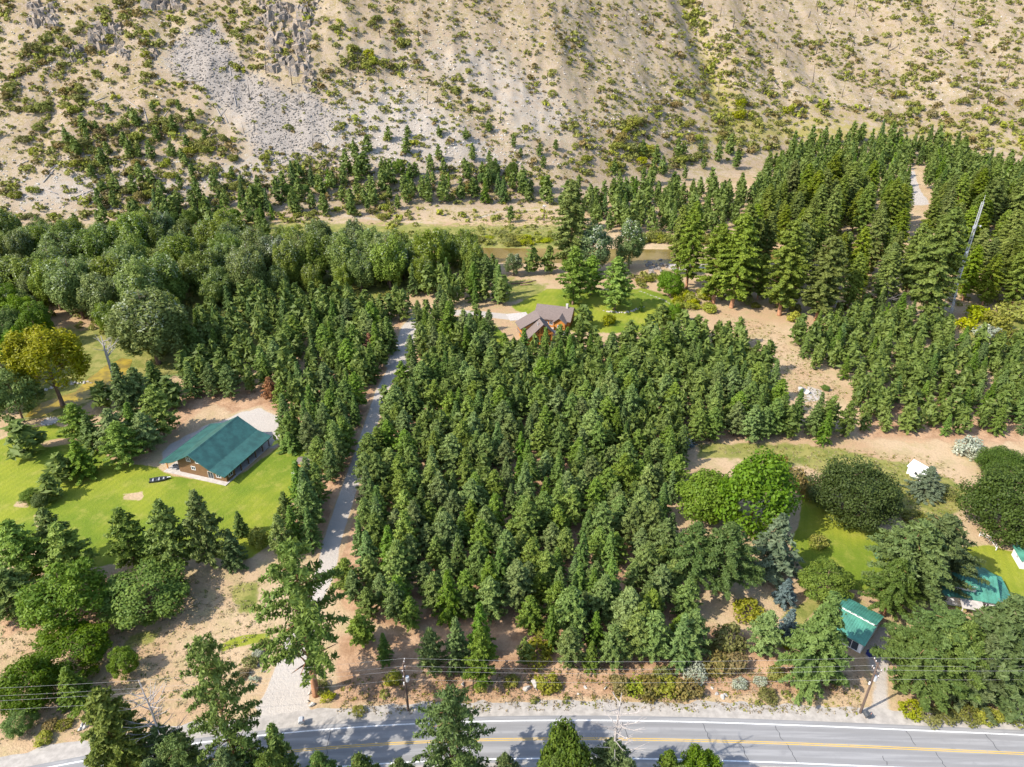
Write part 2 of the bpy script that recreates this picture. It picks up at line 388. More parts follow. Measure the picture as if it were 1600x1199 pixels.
LAWN_B = [(795, 480), (860, 450), (930, 452), (1010, 450), (1045, 462), (1062, 482), (1050, 505), (1010, 520), (960, 520), (900, 520), (840, 505)]
LAWN_C = [(1255, 770), (1290, 780), (1345, 810), (1400, 830), (1470, 860), (1540, 850), (1610, 870), (1660, 960), (1600, 975), (1540, 960), (1380, 925), (1330, 925), (1260, 905), (1235, 850)]
LAWN_D = [(655, 500), (700, 500), (770, 510), (800, 530), (740, 560), (660, 570)]
LAWN_E = [(340, 1010), (375, 995), (418, 990), (420, 1002), (380, 1012), (350, 1020)]
lawn = mask([LAWN_A, LAWN_B, LAWN_C, LAWN_D, LAWN_E], 6)
bare = mask([[(190, 775), (225, 772), (222, 784), (192, 784)], [(22, 784), (44, 784), (44, 794), (22, 794)], [(52, 805), (68, 805), (62, 825), (50, 825)], [(60, 690), (125, 680), (130, 690), (70, 700)]], 5)
lawn = np.clip(lawn - bare, 0, 1)
grass = mask([[(1090, 690), (1240, 690), (1440, 720), (1520, 760), (1480, 830), (1400, 810), (1280, 740), (1180, 720), (1090, 720)], [(200, 990), (260, 980), (240, 1010), (180, 1020)],
              [(365, 915), (410, 905), (405, 960), (370, 965)], [(1290, 920), (1380, 950), (1300, 940), (1240, 990), (1210, 960)], [(870, 970), (930, 950), (930, 975), (880, 990)],
               [(30, 590), (160, 540), (215, 560), (120, 650), (30, 660)], [(790, 430), (860, 440), (850, 470), (790, 475)]], 10) * .75
grass = np.maximum(grass, mask([[(-200, 360), (420, 345), (900, 350), (900, 392), (-200, 410)], [(0, 520), (260, 500), (300, 440), (760, 410), (600, 480), (300, 590), (0, 640)], [(1500, 500), (1700, 480), (1700, 600), (1500, 560)]], 14) * .8)
MAINZ = [(505, 925), (520, 880), (540, 810), (562, 760), (582, 700), (600, 640), (614, 610), (652, 590), (700, 570), (770, 560), (850, 548), (960, 545), (1080, 530), (1150, 535), (1205, 590), (1215, 690), (1085, 695), (1062, 760), (1055, 830), (1050, 900), (1090, 960), (1080, 1035), (960, 1035), (900, 1000), (800, 985), (700, 985), (600, 985), (540, 960)]
litter = mask([MAINZ, [(520, 985), (1090, 960), (1180, 1030), (1180, 1085), (520, 1110)], [(0, 905), (130, 890), (250, 900), (200, 980), (0, 1000)], [(240, 700), (290, 590), (440, 600), (640, 480), (640, 560), (520, 860), (440, 870), (430, 690), (330, 640)],
               [(1340, 600), (1600, 600), (1600, 700), (1340, 690)], [(1060, 960), (1250, 1000), (1340, 1090), (1080, 1090)]], 16) * .72
driveway = [(440, 1126), (447, 1090), (458, 1050), (470, 1000), (492, 930), (508, 895), (518, 850), (534, 800), (551, 750), (568, 700), (584, 650), (597, 610), (618, 570), (632, 540), (640, 512), (655, 495), (700, 488), (745, 490), (810, 497)]
gravel = strip(driveway[:4], 9.0, 6.0); gravel = np.maximum(gravel, strip(driveway[3:13], 4.2, 3.7)); gravel = np.maximum(gravel, strip(driveway[12:], 6.5, 5.0, 1.2))
gravel = np.maximum(gravel, strip([(618, 572), (650, 580), (662, 584)], 4, 4)); gravel = np.maximum(gravel, strip([(756, 528), (748, 540), (740, 560)], 3, 3))
gravel = np.maximum(gravel, mask([[(410, 1128), (400, 1105), (432, 1070), (478, 1060), (486, 1100), (500, 1124)], [(352, 655), (375, 645), (405, 640), (432, 650), (440, 680), (430, 700), (405, 700), (330, 670), (300, 690), (262, 722), (246, 728), (252, 705), (300, 675)]], 6))
gravel = np.maximum(gravel, mask([[(1030, 405), (1060, 403), (1114, 407), (1106, 421), (1070, 424), (1045, 419)], [(1262, 603), (1285, 610), (1282, 622), (1250, 625)], [(1425, 260), (1440, 300), (1455, 320), (1415, 322), (1420, 290)]], 4))
gravel = np.maximum(gravel, .62 * mask([[(1350, 1120), (1362, 1060), (1345, 1020), (1385, 965), (1400, 985), (1395, 1030), (1390, 1080), (1400, 1122)]], 10))
gravel = np.maximum(gravel, .5 * np.maximum(strip([(730, 345), (780, 332), (840, 328), (870, 328)], 6, 4, 2), strip([(540, 340), (600, 345), (700, 350)], 8, 6, 3)))
gravel = np.maximum(gravel, .6 * strip([(1000, 455), (1040, 470), (1060, 486)], 2.0, 2.0, .8))
litter = np.clip(litter - lawn - gravel, 0, 1)
FOOT = TY - np.interp(TX, FX, FY)
hill = sstep(-45, 5, FOOT)
talus = mask([[(255, 60), (300, 40), (330, 55), (420, 150), (500, 150), (620, 120), (700, 160), (800, 240), (820, 265), (640, 280), (520, 255), (430, 290), (300, 310), (100, 330), (0, 330), (0, 290), (130, 250), (300, 270), (380, 235), (300, 150), (255, 110)]], 40) * .7
talus = np.maximum(talus, .55 * mask([[(480, 60), (760, 30), (900, 120), (960, 230), (800, 260), (700, 160), (560, 120)]], 60))
scree = mask([[(288, 60), (335, 35), (352, 60), (385, 110), (440, 140), (500, 150), (520, 185), (490, 230), (440, 245), (400, 240), (385, 180), (330, 150), (280, 120), (262, 90)]], 34)
hillgrass = np.maximum(mask([[(1060, 60), (1110, 40), (1180, 150), (1400, 170), (1700, 200), (1700, 260), (1200, 260), (1000, 250), (1080, 200)], [(1060, -40), (1100, -20), (1130, 100), (1170, 190), (1110, 180), (1080, 90), (1050, 20)]], 55) * .62, mask([[(250, 345), (560, 320), (760, 300), (1100, 250), (1250, 290), (900, 380), (760, 392), (250, 372)], [(180, 220), (300, 190), (330, 260), (200, 260)]], 40) * .45)
wet = np.abs(TY - river_y(TX)) < 13
ATT = dict(lawn=lawn, grass=grass, litter=litter, gravel=gravel, hill=hill, talus=talus * hill, scree=scree * hill, hillgrass=hillgrass * sstep(-60, -20, FOOT))
nxv, nyv = len(xs), len(ys); ii = np.arange((nxv - 1) * (nyv - 1)); r0 = ii // (nxv - 1); c0 = ii % (nxv - 1); q0 = r0 * nxv + c0
FACES = np.stack([q0, q0 + 1, q0 + nxv + 1, q0 + nxv], 1)
def favg(a): return a[FACES].mean(1)
cls = np.zeros(len(FACES), int)
cls[favg(hill) > .5] = 1
cls[(favg(ATT['scree']) > .5)] = 2
cls[(favg(lawn) > .5) & (cls == 0)] = 3
cls[(favg(gravel) > .55) & (cls == 0)] = 4
for c, nm, lab in ((0, 'ground', 'dry tan valley ground with brown needle litter'), (1, 'hillside', 'steep dry tan hillside dotted with shrubs and stones'), (2, 'scree_slope', 'grey scree chute running down the hillside'),
                   (3, 'lawn', 'mown yellow green lawns around the houses'), (4, 'gravel_driveway', 'pale gravel driveway and parking yards')):
    F = FACES[cls == c]; idx = np.unique(F); remap = np.zeros(len(TX), np.int64); remap[idx] = np.arange(len(idx))
    me = mesh_np(nm, np.stack([TX[idx], TY[idx], TZ[idx]], 1), remap[F], smooth=True, attrs={k: v[idx] for k, v in ATT.items()})
    tag(mobj(nm, me, M['terrain']), lab, None, None, 'structure')

# river and creek
rx = np.linspace(-500, 500, 80); V = []; F = []
for x in rx: V += [(x, float(river_y(x)) - 14.5, -.45), (x, float(river_y(x)) + 14.5, -.45)]
F = [(2 * i, 2 * i + 2, 2 * i + 3, 2 * i + 1) for i in range(len(rx) - 1)]
tag(mobj('river', mesh_np('river', V, F), M['river']), 'shallow brown river below the dry hillside', None, None, 'structure')
cr = [(38, 652), (58, 632), (88, 622), (118, 612), (140, 590), (165, 572), (190, 560), (206, 562), (202, 582), (178, 596), (160, 612), (138, 628), (112, 636), (88, 640), (66, 652)]
crp = []
for i in range(len(cr)):
    a = Vector(G(*cr[i])); b_ = Vector(G(*cr[(i + 1) % len(cr)]))
    for k in range(5): p = a.lerp(b_, k / 5); crp.append((p.x + .5 * (vnoise(p.x, p.y, 5) - .5), p.y + .5 * (vnoise(p.x, p.y, 6) - .5), .03))
mb = MB(); mb.v = crp; mb.f = [tuple(range(len(crp)))]
me = mb.mesh('creek'); 
if me.polygons[0].normal.z < 0: me.flip_normals()
tag(mobj('creek', me, M['creek']), 'still creek coloured yellow by algae beside the lawn', None, None, 'structure')

# ------------------------------------------------------------------ road
yp = np.array([G(*q) for q in ((332, 1187), (540, 1169), (705, 1157), (851, 1154), (1070, 1157), (1250, 1164), (1410, 1169), (1600, 1178))])
pf = np.polyfit(yp[:, 0], yp[:, 1], 3)
def road_y(x):
    x = np.asarray(x, float); xc = np.clip(x, -75, 80); return np.polyval(pf, xc) + np.polyval(np.polyder(pf), xc) * (x - xc)
def ribbon(name, off0, off1, z, x0=-400, x1=400, step=3.0, jit=0.0):
    X = np.arange(x0, x1 + .1, step); V = []
    for x in X:
        s = float((road_y(x + .5) - road_y(x - .5))); n = Vector((-s, 1)).normalized(); y = float(road_y(x))
        for k, o in enumerate((off0, off1)):
            oo = o + (jit * (fbm(x / 2.5, k * 9.0, 77) - .45) if jit else 0); V.append((x + n.x * oo, y + n.y * oo, z))
    return mesh_np(name, V, [(2 * i, 2 * i + 2, 2 * i + 3, 2 * i + 1) for i in range(len(X) - 1)], attrs=dict(lat=[off0, off1] * len(X)))
sh = tag(mobj('road_shoulder', ribbon('road_shoulder', -6.2, 7.2, .012, step=.8, jit=1.6), M['shoulder']), 'pale gravel shoulder along both edges of the road', None, None, 'structure')
road = tag(mobj('road', ribbon('road', -4.0, 4.3, .03), M['asphalt']), 'two lane grey asphalt road with painted lines', None, None, 'structure')
mobj('edge_line', ribbon('edge_line', 3.28, 3.5, .040), M['wline'], road); mobj('edge_line', ribbon('edge_line', -3.5, -3.28, .040), M['wline'], road)
mobj('centre_line', ribbon('centre_line', .09, .22, .040), M['yline'], road); mobj('centre_line', ribbon('centre_line', -.22, -.09, .040), M['yline'], road)
for k, (x, o0, o1) in enumerate(((32.5, .3, 3.2), (37.5, -3.2, -.2), (44.5, .5, 3.2), (45, -3.2, .0), (59.5, -3.1, -1.5), (66, .6, 3.2), (68.5, -3.6, -.4), (-14, .3, 3.2), (-8, -3.2, -.3), (10.5, -3, 3), (19, .2, 3.1), (-30, -3.1, 3.1), (79, .3, 3.3))):
    y = float(road_y(x)); n = 8; V = []
    for i in range(n + 1):
        t = o0 + (o1 - o0) * i / n; xx = x + .45 * (vnoise(i * .7, k * 3.1, 4) - .5) - .12 * t; V += [(xx - .045, y + t, .036), (xx + .045, y + t, .036)]
    mobj('tar_seal', mesh_np('tar_seal', V, [(2 * i, 2 * i + 1, 2 * i + 3, 2 * i + 2) for i in range(n)]), M['tar'], road)

# ------------------------------------------------------------------ tree and shrub prototypes
def nrm(a): return a / (np.linalg.norm(a, axis=1, keepdims=True) + 1e-9)
def cards(Cn, Nn, size, rng, asp=1.5):
    n = len(Cn); t = nrm(np.cross(Nn, rng.normal(size=(n, 3)))); b = np.cross(Nn, t); size = np.asarray(size).reshape(-1, 1)
    V = np.stack([Cn - t * size * asp * .5, Cn - b * size * .42, Cn + t * size * asp * .5, Cn + b * size * .42], 1).reshape(-1, 3)
    return V, np.arange(4 * n).reshape(-1, 4)
def conifer_pts(rng, h, r, z0, nb, per_m, k, prof, rise, droop, spread, upb=.45):
    P_, Nn, T = [], [], []
    for i in range(nb):
        t = (i + rng.random()) / nb; t = t ** .85; z = z0 + (h * .985 - z0) * t
        rr = r * np.interp(t, *prof) * rng.uniform(.72, 1.18); a = i * 2.39996 + rng.normal() * .35
        ca, sa = math.cos(a), math.sin(a); nt_ = max(2, int(rr * per_m)); tb = rng.random()
        for s in np.linspace(.28, 1.0, nt_):
            p = np.array([ca * rr * s, sa * rr * s, z + rise * rr * s - droop * rr * s * s])
            kk = k; q = p + rng.normal(size=(kk, 3)) * np.array([spread, spread, spread * .6]) * (.6 + .5 * (1 - s))
            q[:, 2] = np.clip(q[:, 2], .15, h); out = np.array([ca, sa, 0.0])
            P_.append(q); Nn.append(nrm(out * .55 + np.array([0, 0, upb]) + rng.normal(size=(kk, 3)) * .55))
            T.append(np.clip(.15 + .45 * tb + .35 * rng.random(kk) + .1 * s, 0, 1))
    z = np.linspace(.93, 1.0, 8) * h; P_.append(np.stack([rng.normal(size=8) * .08, rng.normal(size=8) * .08, z], 1)); Nn.append(nrm(rng.normal(size=(8, 3)))); T.append(np.full(8, .7))
    return np.concatenate(P_), np.concatenate(Nn), np.concatenate(T)
PROF_PINE = ([0, .12, .3, .55, .8, .93, 1], [.66, .95, 1.0, .78, .44, .2, .04])
PROF_FIR = ([0, .08, .3, .6, .85, 1], [.85, 1.0, .84, .5, .2, .03])
PROF_TALL = ([0, .1, .3, .55, .8, .93, 1], [.5, .8, 1.0, .88, .6, .35, .1])
PROF_SPR = ([0, .06, .3, .6, .85, 1], [.95, 1.0, .8, .48, .2, .03])
def leafy_pts(rng, h, r, zc, rz, nl, rl, n, zs=.85):
    """lobed broadleaf crown: leaves over the outsides of many overlapping lobes"""
    za = rng.uniform(-.72, 1, nl); ph = np.arange(nl) * 2.39996 + rng.normal(size=nl) * .4; d = np.stack([np.cos(ph) * np.sqrt(1 - za**2), np.sin(ph) * np.sqrt(1 - za**2), za], 1); rad = rng.uniform(.6, 1.0, nl)[:, None]
    LC = d * rad * np.array([r - rl * .6, r - rl * .6, rz - rl * .5]) + np.array([0, 0, zc]); LR = rl * rng.uniform(.7, 1.25, nl)
    per = n // nl; P_, Nn, T = [], [], []
    for c, lr in zip(LC, LR):
        dd = nrm(rng.normal(size=(per, 3))); keep = (dd @ nrm((c - np.array([0, 0, zc * .8]))[None])[0]) > -.45; dd = dd[keep]
        rr = lr * (rng.random(len(dd)) ** .22) * rng.uniform(.85, 1.15, len(dd)); p = c + dd * rr[:, None] * np.array([1, 1, zs])
        p[:, 2] = np.maximum(p[:, 2], .25); tb = rng.random()
        P_.append(p); Nn.append(nrm(dd * .8 + np.array([0, 0, .3]) + rng.normal(size=dd.shape) * .55)); T.append(np.clip(.1 + .35 * tb + .5 * rng.random(len(dd)), 0, .84))
    m = n // 8; dd = nrm(rng.normal(size=(m, 3))); dd[:, 2] = np.where(dd[:, 2] < -.75, -dd[:, 2], dd[:, 2]); k = rng.uniform(.6, .84, (m, 1))
    P_.append(np.maximum(dd * k * np.array([r, r, rz * .95]) + np.array([0, 0, zc]), [-99, -99, .3])); Nn.append(nrm(dd + rng.normal(size=dd.shape) * .4)); T.append(rng.uniform(.1, .5, m))
    return np.concatenate(P_), np.concatenate(Nn), np.concatenate(T)
def trunk_mesh(name, h, r, seed, limbs=0, ztop=.96, z0=.3, reach=2.0, mat=None, n=7, bend=.01):
    rg = random.Random(seed); mb = MB(); ph = rg.random() * 6
    cx = lambda z: (bend * h * sin(z / h * 3 + ph), bend * h * cos(z / h * 2.3 + ph))
    zs = [-.3, .4] + [h * ztop * t for t in (.15, .35, .55, .75, 1)]
    mb.tube([(*cx(z), z) for z in zs], [r * 1.25, r * 1.05] + [r * (1 - t * .93) for t in (.15, .35, .55, .75, 1)], n)
    for i in range(limbs):
        t = z0 + (.9 - z0) * (i + rg.random()) / limbs; z = h * t; a = i * 2.4 + rg.random(); L = reach * (1.15 - .75 * t) * rg.uniform(.7, 1.1); x, y = cx(z)
        mb.tube([(x, y, z), (x + cos(a) * L * .5, y + sin(a) * L * .5, z + L * .22), (x + cos(a) * L, y + sin(a) * L, z + L * .38)], [r * .34 * (1.1 - t), r * .22 * (1.1 - t), .02], 4)
    me = mb.mesh(name, True); me.materials.append(mat); return me
PROTO = {}
def add_proto(kind, variants, h, w, ptsf, size, asp, mat, bark, tr, limbs, z0, lo=None, reach=None):
    for i in range(variants):
        rng = np.random.default_rng(hash_(kind) + i * 17)
        p, n_, t = ptsf(rng)
        if kind.startswith('cotton'): t[(p[:, 2] > .62 * h) & (rng.random(len(p)) < .22) & (vnoise(p[:, 0] / 1.6, p[:, 1] / 1.6, i) > .5)] = .95
        V, F = cards(p, n_, size * rng.uniform(.7, 1.3, len(p)), rng, asp)
        cr = mesh_np(kind + '_crown', V, F, t); cr.materials.append(M[mat])
        tm = trunk_mesh(kind + '_trunk', h, tr, hash_(kind) + i, limbs, .95 if limbs < 20 else .97, z0, reach or w * .35, M[bark])
        d = PROTO.setdefault(kind, dict(h=h, w=w, v=[], lo=[], mat=mat, bark=bark))
        d['v'].append((cr, tm))
        if lo:
            m = min(lo, len(p)); sel = rng.choice(len(p), m, replace=False); V, F = cards(p[sel], n_[sel], size * (len(p) / m) ** .5 * .8 * rng.uniform(.7, 1.3, m), rng, asp); d['lo'].append((V, t[sel]))
def hash_(s): return sum(ord(c) * (i + 3) for i, c in enumerate(s)) * 7
add_proto('pine', 6, 12, 5.2, lambda g: conifer_pts(g, 12, 2.6, .9, 100, 3.0, 11, PROF_PINE, .42, .18, .21), .27, 2.1, 'pine', 'bark', .17, 14, .08, 240)
add_proto('fir', 6, 12, 4.8, lambda g: conifer_pts(g, 12, 2.4, .5, 120, 3.4, 9, PROF_FIR, .14, .30, .16, .6), .27, 2.1, 'fir', 'bark', .16, 12, .06, 240)
add_proto('tallpine', 6, 32, 9.0, lambda g: conifer_pts(g, 32, 4.5, 3.6, 150, 1.9, 20, PROF_TALL, .30, .26, .36), .42, 1.9, 'tallpine', 'barko', .48, 30, .18, 300)
add_proto('bigpine', 4, 20, 9.5, lambda g: conifer_pts(g, 20, 4.75, 3.2, 120, 1.9, 26, PROF_PINE, .34, .25, .30), .25, 2.2, 'bigpine', 'barko', .38, 34, .12)
add_proto('openpine', 3, 20, 9.5, lambda g: conifer_pts(g, 20, 4.75, 4.2, 62, 1.5, 30, PROF_TALL, .36, .22, .33), .25, 2.3, 'bigpine', 'barko', .40, 40, .15)
add_proto('spruce', 3, 12, 6.0, lambda g: conifer_pts(g, 12, 3.0, .4, 120, 2.6, 8, PROF_SPR, .02, .16, .17, .7), .27, 2.2, 'spruce', 'bark', .2, 10, .05)
add_proto('bluespruce', 2, 8, 4.4, lambda g: conifer_pts(g, 8, 2.2, .3, 100, 2.8, 8, PROF_SPR, .06, .12, .17, .6), .32, 2.0, 'bluespruce', 'bark', .14, 8, .05)
add_proto('darkfir', 3, 20, 9.0, lambda g: conifer_pts(g, 20, 4.5, .8, 180, 2.6, 18, PROF_FIR, .05, .22, .27, .6), .28, 2.1, 'bigpine', 'bark', .3, 20, .05)
add_proto('cotton', 6, 22, 14, lambda g: leafy_pts(g, 22, 7.0, 11.2, 9.6, 80, 1.45, 16000, 1.9), .40, 1.7, 'cotton', 'bark', .42, 14, .2, 420)
add_proto('cottonpale', 3, 22, 11, lambda g: leafy_pts(g, 22, 5.5, 11.2, 9.6, 60, 1.25, 11000, 2.0), .40, 1.7, 'cottonpale', 'bark', .36, 14, .2)
add_proto('broad', 5, 11, 10, lambda g: leafy_pts(g, 11, 5.0, 5.4, 5.3, 60, 1.1, 14000), .27, 1.5, 'broad', 'bark', .22, 12, .15, 320)
add_proto('bright', 3, 12, 11, lambda g: leafy_pts(g, 12, 5.5, 5.9, 6.0, 54, 1.5, 13000), .34, 1.5, 'bright', 'bark', .24, 12, .12)
add_proto('maple', 2, 11, 13, lambda g: leafy_pts(g, 11, 6.5, 5.0, 5.9, 150, 1.35, 30000), .27, 1.2, 'maple', 'bark', .26, 12, .12)
add_proto('willow', 2, 16, 12, lambda g: leafy_pts(g, 16, 6, 9.6, 6.0, 60, 1.2, 14000, 1.6), .27, 2.0, 'willow', 'bark', .34, 12, .2)
for nm, sd in (('shrub', 0), ('shruby', 3), ('shrubo', 5), ('shrubp', 7)):
    add_proto(nm, 4, 2.0, 3.0, lambda g: leafy_pts(g, 2.0, 1.5, .85, 1.15, 10, .62, 900), .22, 1.4, nm, 'bark', .05, 7, .1, 44, .9)
add_proto('brown', 1, 9, 4.2, lambda g: conifer_pts(g, 9, 2.1, .6, 80, 2.4, 8, PROF_PINE, .3, .2, .25), .36, 1.7, 'brown', 'bark', .14, 14, .08)

CATNAME = dict(pine=('pine_tree', 'pine tree'), fir=('fir_tree', 'fir tree'), tallpine=('tall_pine_tree', 'tall pine'), bigpine=('tall_pine_tree', 'tall pine'), openpine=('tall_pine_tree', 'tall pine'), spruce=('spruce_tree', 'spruce tree'), bluespruce=('blue_spruce_tree', 'spruce tree'),
               darkfir=('large_fir_tree', 'fir tree'), cotton=('cottonwood_tree', 'cottonwood'), cottonpale=('cottonwood_tree', 'cottonwood'), broad=('broadleaf_tree', 'broadleaf tree'), bright=('broadleaf_tree', 'broadleaf tree'),
               maple=('round_maple_tree', 'maple tree'), willow=('willow_tree', 'willow tree'), shrub=('shrub', 'shrub'), shruby=('yellow_shrub', 'shrub'), shrubo=('autumn_shrub', 'shrub'), shrubp=('pale_shrub', 'shrub'), brown=('dead_pine_tree', 'pine tree'))
PLANTS = []          # every plant of the place: kind, position, height, width, label, group
def plant(kind, x, y, h, w, label, group=None, z=None):
    z = float(height(x, y)) if z is None else z
    PLANTS.append(dict(kind=kind, x=float(x), y=float(y), z=z, h=float(h), w=float(w), label=label, group=group))
TRUNKED = ('tallpine', 'willow')
def T(kind, u, vb, vt, wpx, label, group=None, foot=False):
    """a plant surveyed from the photograph: crown middle u, lowest v, top v, crown width in pixels"""
    if not foot and kind not in TRUNKED and vb < 1200: vb = vb - (.08 if kind in ('pine', 'fir') else .33) * wpx * sin(PITCH + math.atan((vb - 600) / FPX))
    ub = u + (800 - u) * ((vb - vt) * .5) / (2602 - vb)
    x, y, z, hit = (a[0] for a in Gt([ub], [vb])); dist = math.sqrt(x * x + y * y + (z - H)**2)
    w = wpx * dist / FPX; h = max(solve_h(x, y, z, vt - 1 if kind in ('pine', 'fir') else vt + wpx * .06), .8)
    plant(kind, x, y, h, w, label, group, z)
KEEP = [[(1420, 262), (1440, 258), (1464, 375), (1414, 375)], [(255, 735), (352, 765), (432, 697), (366, 650)], [(795, 553), (795, 480), (905, 468), (915, 545), (880, 553)]]
def keepout(u, v):
    b = np.zeros(np.shape(u), bool)
    for k in KEEP: b |= inpoly(u, v, k)
    return b
LKEEP = mask  # (vertex masks only; zones below test the driveway by distance)
DRV = [G(*q) for q in driveway]
def scatter(poly, sp, jit, seed, minroad=4.2):
    a = np.array(poly); n = 0; rng = np.random.default_rng(seed)
    x, y, z, _ = Gt(a[:, 0], a[:, 1]); gx = np.arange(x.min(), x.max(), sp); gy = np.arange(y.min(), y.max(), sp * .88); X, Y = np.meshgrid(gx, gy)
    X = X + (np.arange(len(gy)) % 2)[:, None] * sp * .5
    X = (X + rng.uniform(-jit, jit, X.shape) * sp).ravel(); Y = (Y + rng.uniform(-jit, jit, Y.shape) * sp).ravel(); Z = height(X, Y); U, Vv = P(X, Y, Z)
    ok = inpoly(U, Vv, poly) & ~keepout(U, Vv) & (polydist(X, Y, DRV, False) > minroad) & (np.abs(Y - river_y(X)) > 13)
    return X[ok], Y[ok], Z[ok], rng
def zone(poly, sp, jit, seed, table, hr, minroad=4.2, marks=None):
    """table: (probability, kind, width/height, noun, stand[, height factor]); marks: (words, image points) of the nearest landmark"""
    X, Y, Z, rng = scatter(poly, sp, jit, seed, minroad)
    pr = np.cumsum([t[0] for t in table]); pr = pr / pr[-1]
    cl = fbm(X / 18, Y / 18, seed + 5, 2); mk = [(w, np.array([G(*q) for q in pts])) for w, pts in (marks or [])]; hm = (hr[0] + hr[1]) / 2
    for x, y, z, c in zip(X, Y, Z, cl):
        t = table[int(np.searchsorted(pr, min(.999, max(0, rng.random() * .75 + (c - .37) * .7))))]
        f = rng.uniform(*hr) / hm; h = f * hm * (.85 + .35 * c) * (t[5] if len(t) > 5 else 1); wf = rng.uniform(.85, 1.15)
        size = 'short ' if f < .88 else 'tall ' if f > 1.12 else ''; shape = 'slim ' if wf < .93 else 'full ' if wf > 1.07 else ''
        where = t[4]
        if mk: where = min(mk, key=lambda m: np.hypot(m[1][:, 0] - x, m[1][:, 1] - y).min())[0]
        plant(t[1], x, y, h, h * t[2] * wf, size + shape + t[3] + ' ' + where, t[3] + 's ' + where, z)

MK_MAIN = [('in the planted stand along the driveway edge', driveway[4:13]), ('of the planted stand in front of the log house', [(800, 560), (850, 560), (910, 555), (960, 550)]), ('of the planted stand beside the dirt clearing', [(1150, 545), (1200, 600), (1210, 660)]),
           ('of the planted stand beside the dry meadow', [(1090, 695), (1060, 760), (1050, 830)]), ('of the planted stand near the roadside bank', [(600, 980), (700, 985), (800, 985), (900, 1000), (1000, 1030)]), ('deep inside the planted stand', [(700, 700), (800, 640), (800, 750), (950, 650), (950, 780), (720, 850), (850, 870), (1000, 700), (960, 880)])]
MK_COT = [('beside the yellow creek', [(60, 520), (150, 520), (210, 560)]), ('behind the stand of young pines', [(320, 490), (420, 470), (520, 465), (620, 460)]), ('at the river bend near the log house', [(720, 410), (760, 425)]), ('deep in the riverside wood', [(250, 430), (400, 425), (550, 420)]), ('on the river bank below the stony slope', [(0, 400), (150, 392), (350, 384), (560, 390)]), ('above the barn house lawn', [(-40, 480), (0, 460)])]
MK_TALL = [('beside the sandbar of the river', [(1120, 400), (1150, 420)]), ('at the end of the dirt clearing', [(1130, 470), (1190, 485)]), ('right behind the thick young stand', [(1300, 500), (1400, 470), (1450, 470)]), ('near the lattice tower', [(1490, 490), (1560, 480), (1530, 420)]), ('at the back of the old grove', [(1250, 330), (1350, 335), (1450, 335), (1560, 340)]), ('in the middle of the old grove', [(1300, 400), (1400, 400)])]
MK_BARN = [('along the driveway facing the planted stand', [(620, 530), (590, 600), (565, 680)]), ('at the back edge of the barn house gravel yard', [(290, 620), (350, 630), (430, 640), (445, 690)]), ('below the big cottonwoods', [(310, 510), (400, 485), (500, 480), (600, 485)]), ('in the middle of the stand behind the barn house', [(400, 560), (480, 560), (530, 600), (480, 640)])]
MK_R = [('lining the dirt clearing in the thick stand', [(1235, 540), (1280, 580), (1330, 605), (1340, 650)]), ('of the thick stand below the tall grove', [(1290, 508), (1380, 482), (1440, 505)]), ('of the thick stand facing the white shed meadow', [(1350, 688), (1440, 686), (1520, 688), (1600, 690)]), ('of the thick stand below the tower opening', [(1520, 545), (1600, 570)]), ('deep in the thick stand past the dirt clearing', [(1400, 590), (1450, 620), (1540, 630)])]
zone(MAINZ, 5.15, .31, 1, [(.6, 'pine', .53, 'round topped young pine', ''), (.4, 'fir', .48, 'pointed young fir', '')], (7.8, 13.2), 3.7, MK_MAIN)
zone([(275, 600), (290, 560), (300, 510), (400, 480), (500, 475), (640, 490), (628, 530), (600, 580), (585, 620), (566, 690), (545, 700), (440, 690), (434, 642), (420, 618), (340, 632), (290, 630)], 6.0, .28, 2,
     [(.6, 'pine', .52, 'round topped pine', ''), (.4, 'fir', .46, 'pointed fir', '')], (8, 13.5), 3.5, MK_BARN)
zone([(450, 700), (520, 665), (552, 690), (540, 750), (524, 795), (508, 872), (440, 876), (434, 830), (484, 780), (496, 730)], 5.0, .28, 3,
     [(.5, 'pine', .44, 'pine', 'between the barn house lawn and the driveway'), (.5, 'fir', .44, 'fir', 'between the barn house lawn and the driveway')], (9.5, 15), 3.2)
zone([(645, 600), (642, 545), (660, 500), (690, 470), (640, 470), (660, 440), (760, 440), (795, 462), (780, 480), (700, 500), (740, 520), (775, 525), (760, 575)], 6.8, .3, 4,
     [(.5, 'pine', .42, 'pine', 'around the front yard of the log house'), (.5, 'fir', .38, 'fir', 'around the front yard of the log house')], (11, 16))
zone([(1228, 535), (1290, 505), (1380, 478), (1440, 500), (1520, 540), (1640, 570), (1680, 690), (1500, 686), (1440, 684), (1345, 686), (1338, 645), (1325, 602), (1275, 582)], 5.3, .3, 5,
     [(.55, 'pine', .52, 'bushy young pine', ''), (.45, 'fir', .50, 'young fir', '')], (6, 11), 4.2, MK_R)
zone([(1188, 686), (1198, 650), (1230, 652), (1300, 662), (1340, 684), (1330, 698), (1200, 694)], 5.4, .25, 6,
     [(.6, 'pine', .46, 'pine', 'in the row between dirt clearing and dry meadow'), (.4, 'fir', .44, 'fir', 'in the row between dirt clearing and dry meadow')], (9.5, 13))
TALLZ = [(1110, 470), (1150, 420), (1190, 350), (1240, 320), (1400, 330), (1700, 330), (1740, 500), (1540, 492), (1450, 468), (1300, 495), (1200, 484)]
zone(TALLZ, 11.2, .34, 7, [(.7, 'tallpine', .34, 'old orange trunked pine', ''), (.3, 'bigpine', .44, 'bushy pine', '', .62)], (17, 31), 4.2, MK_TALL)
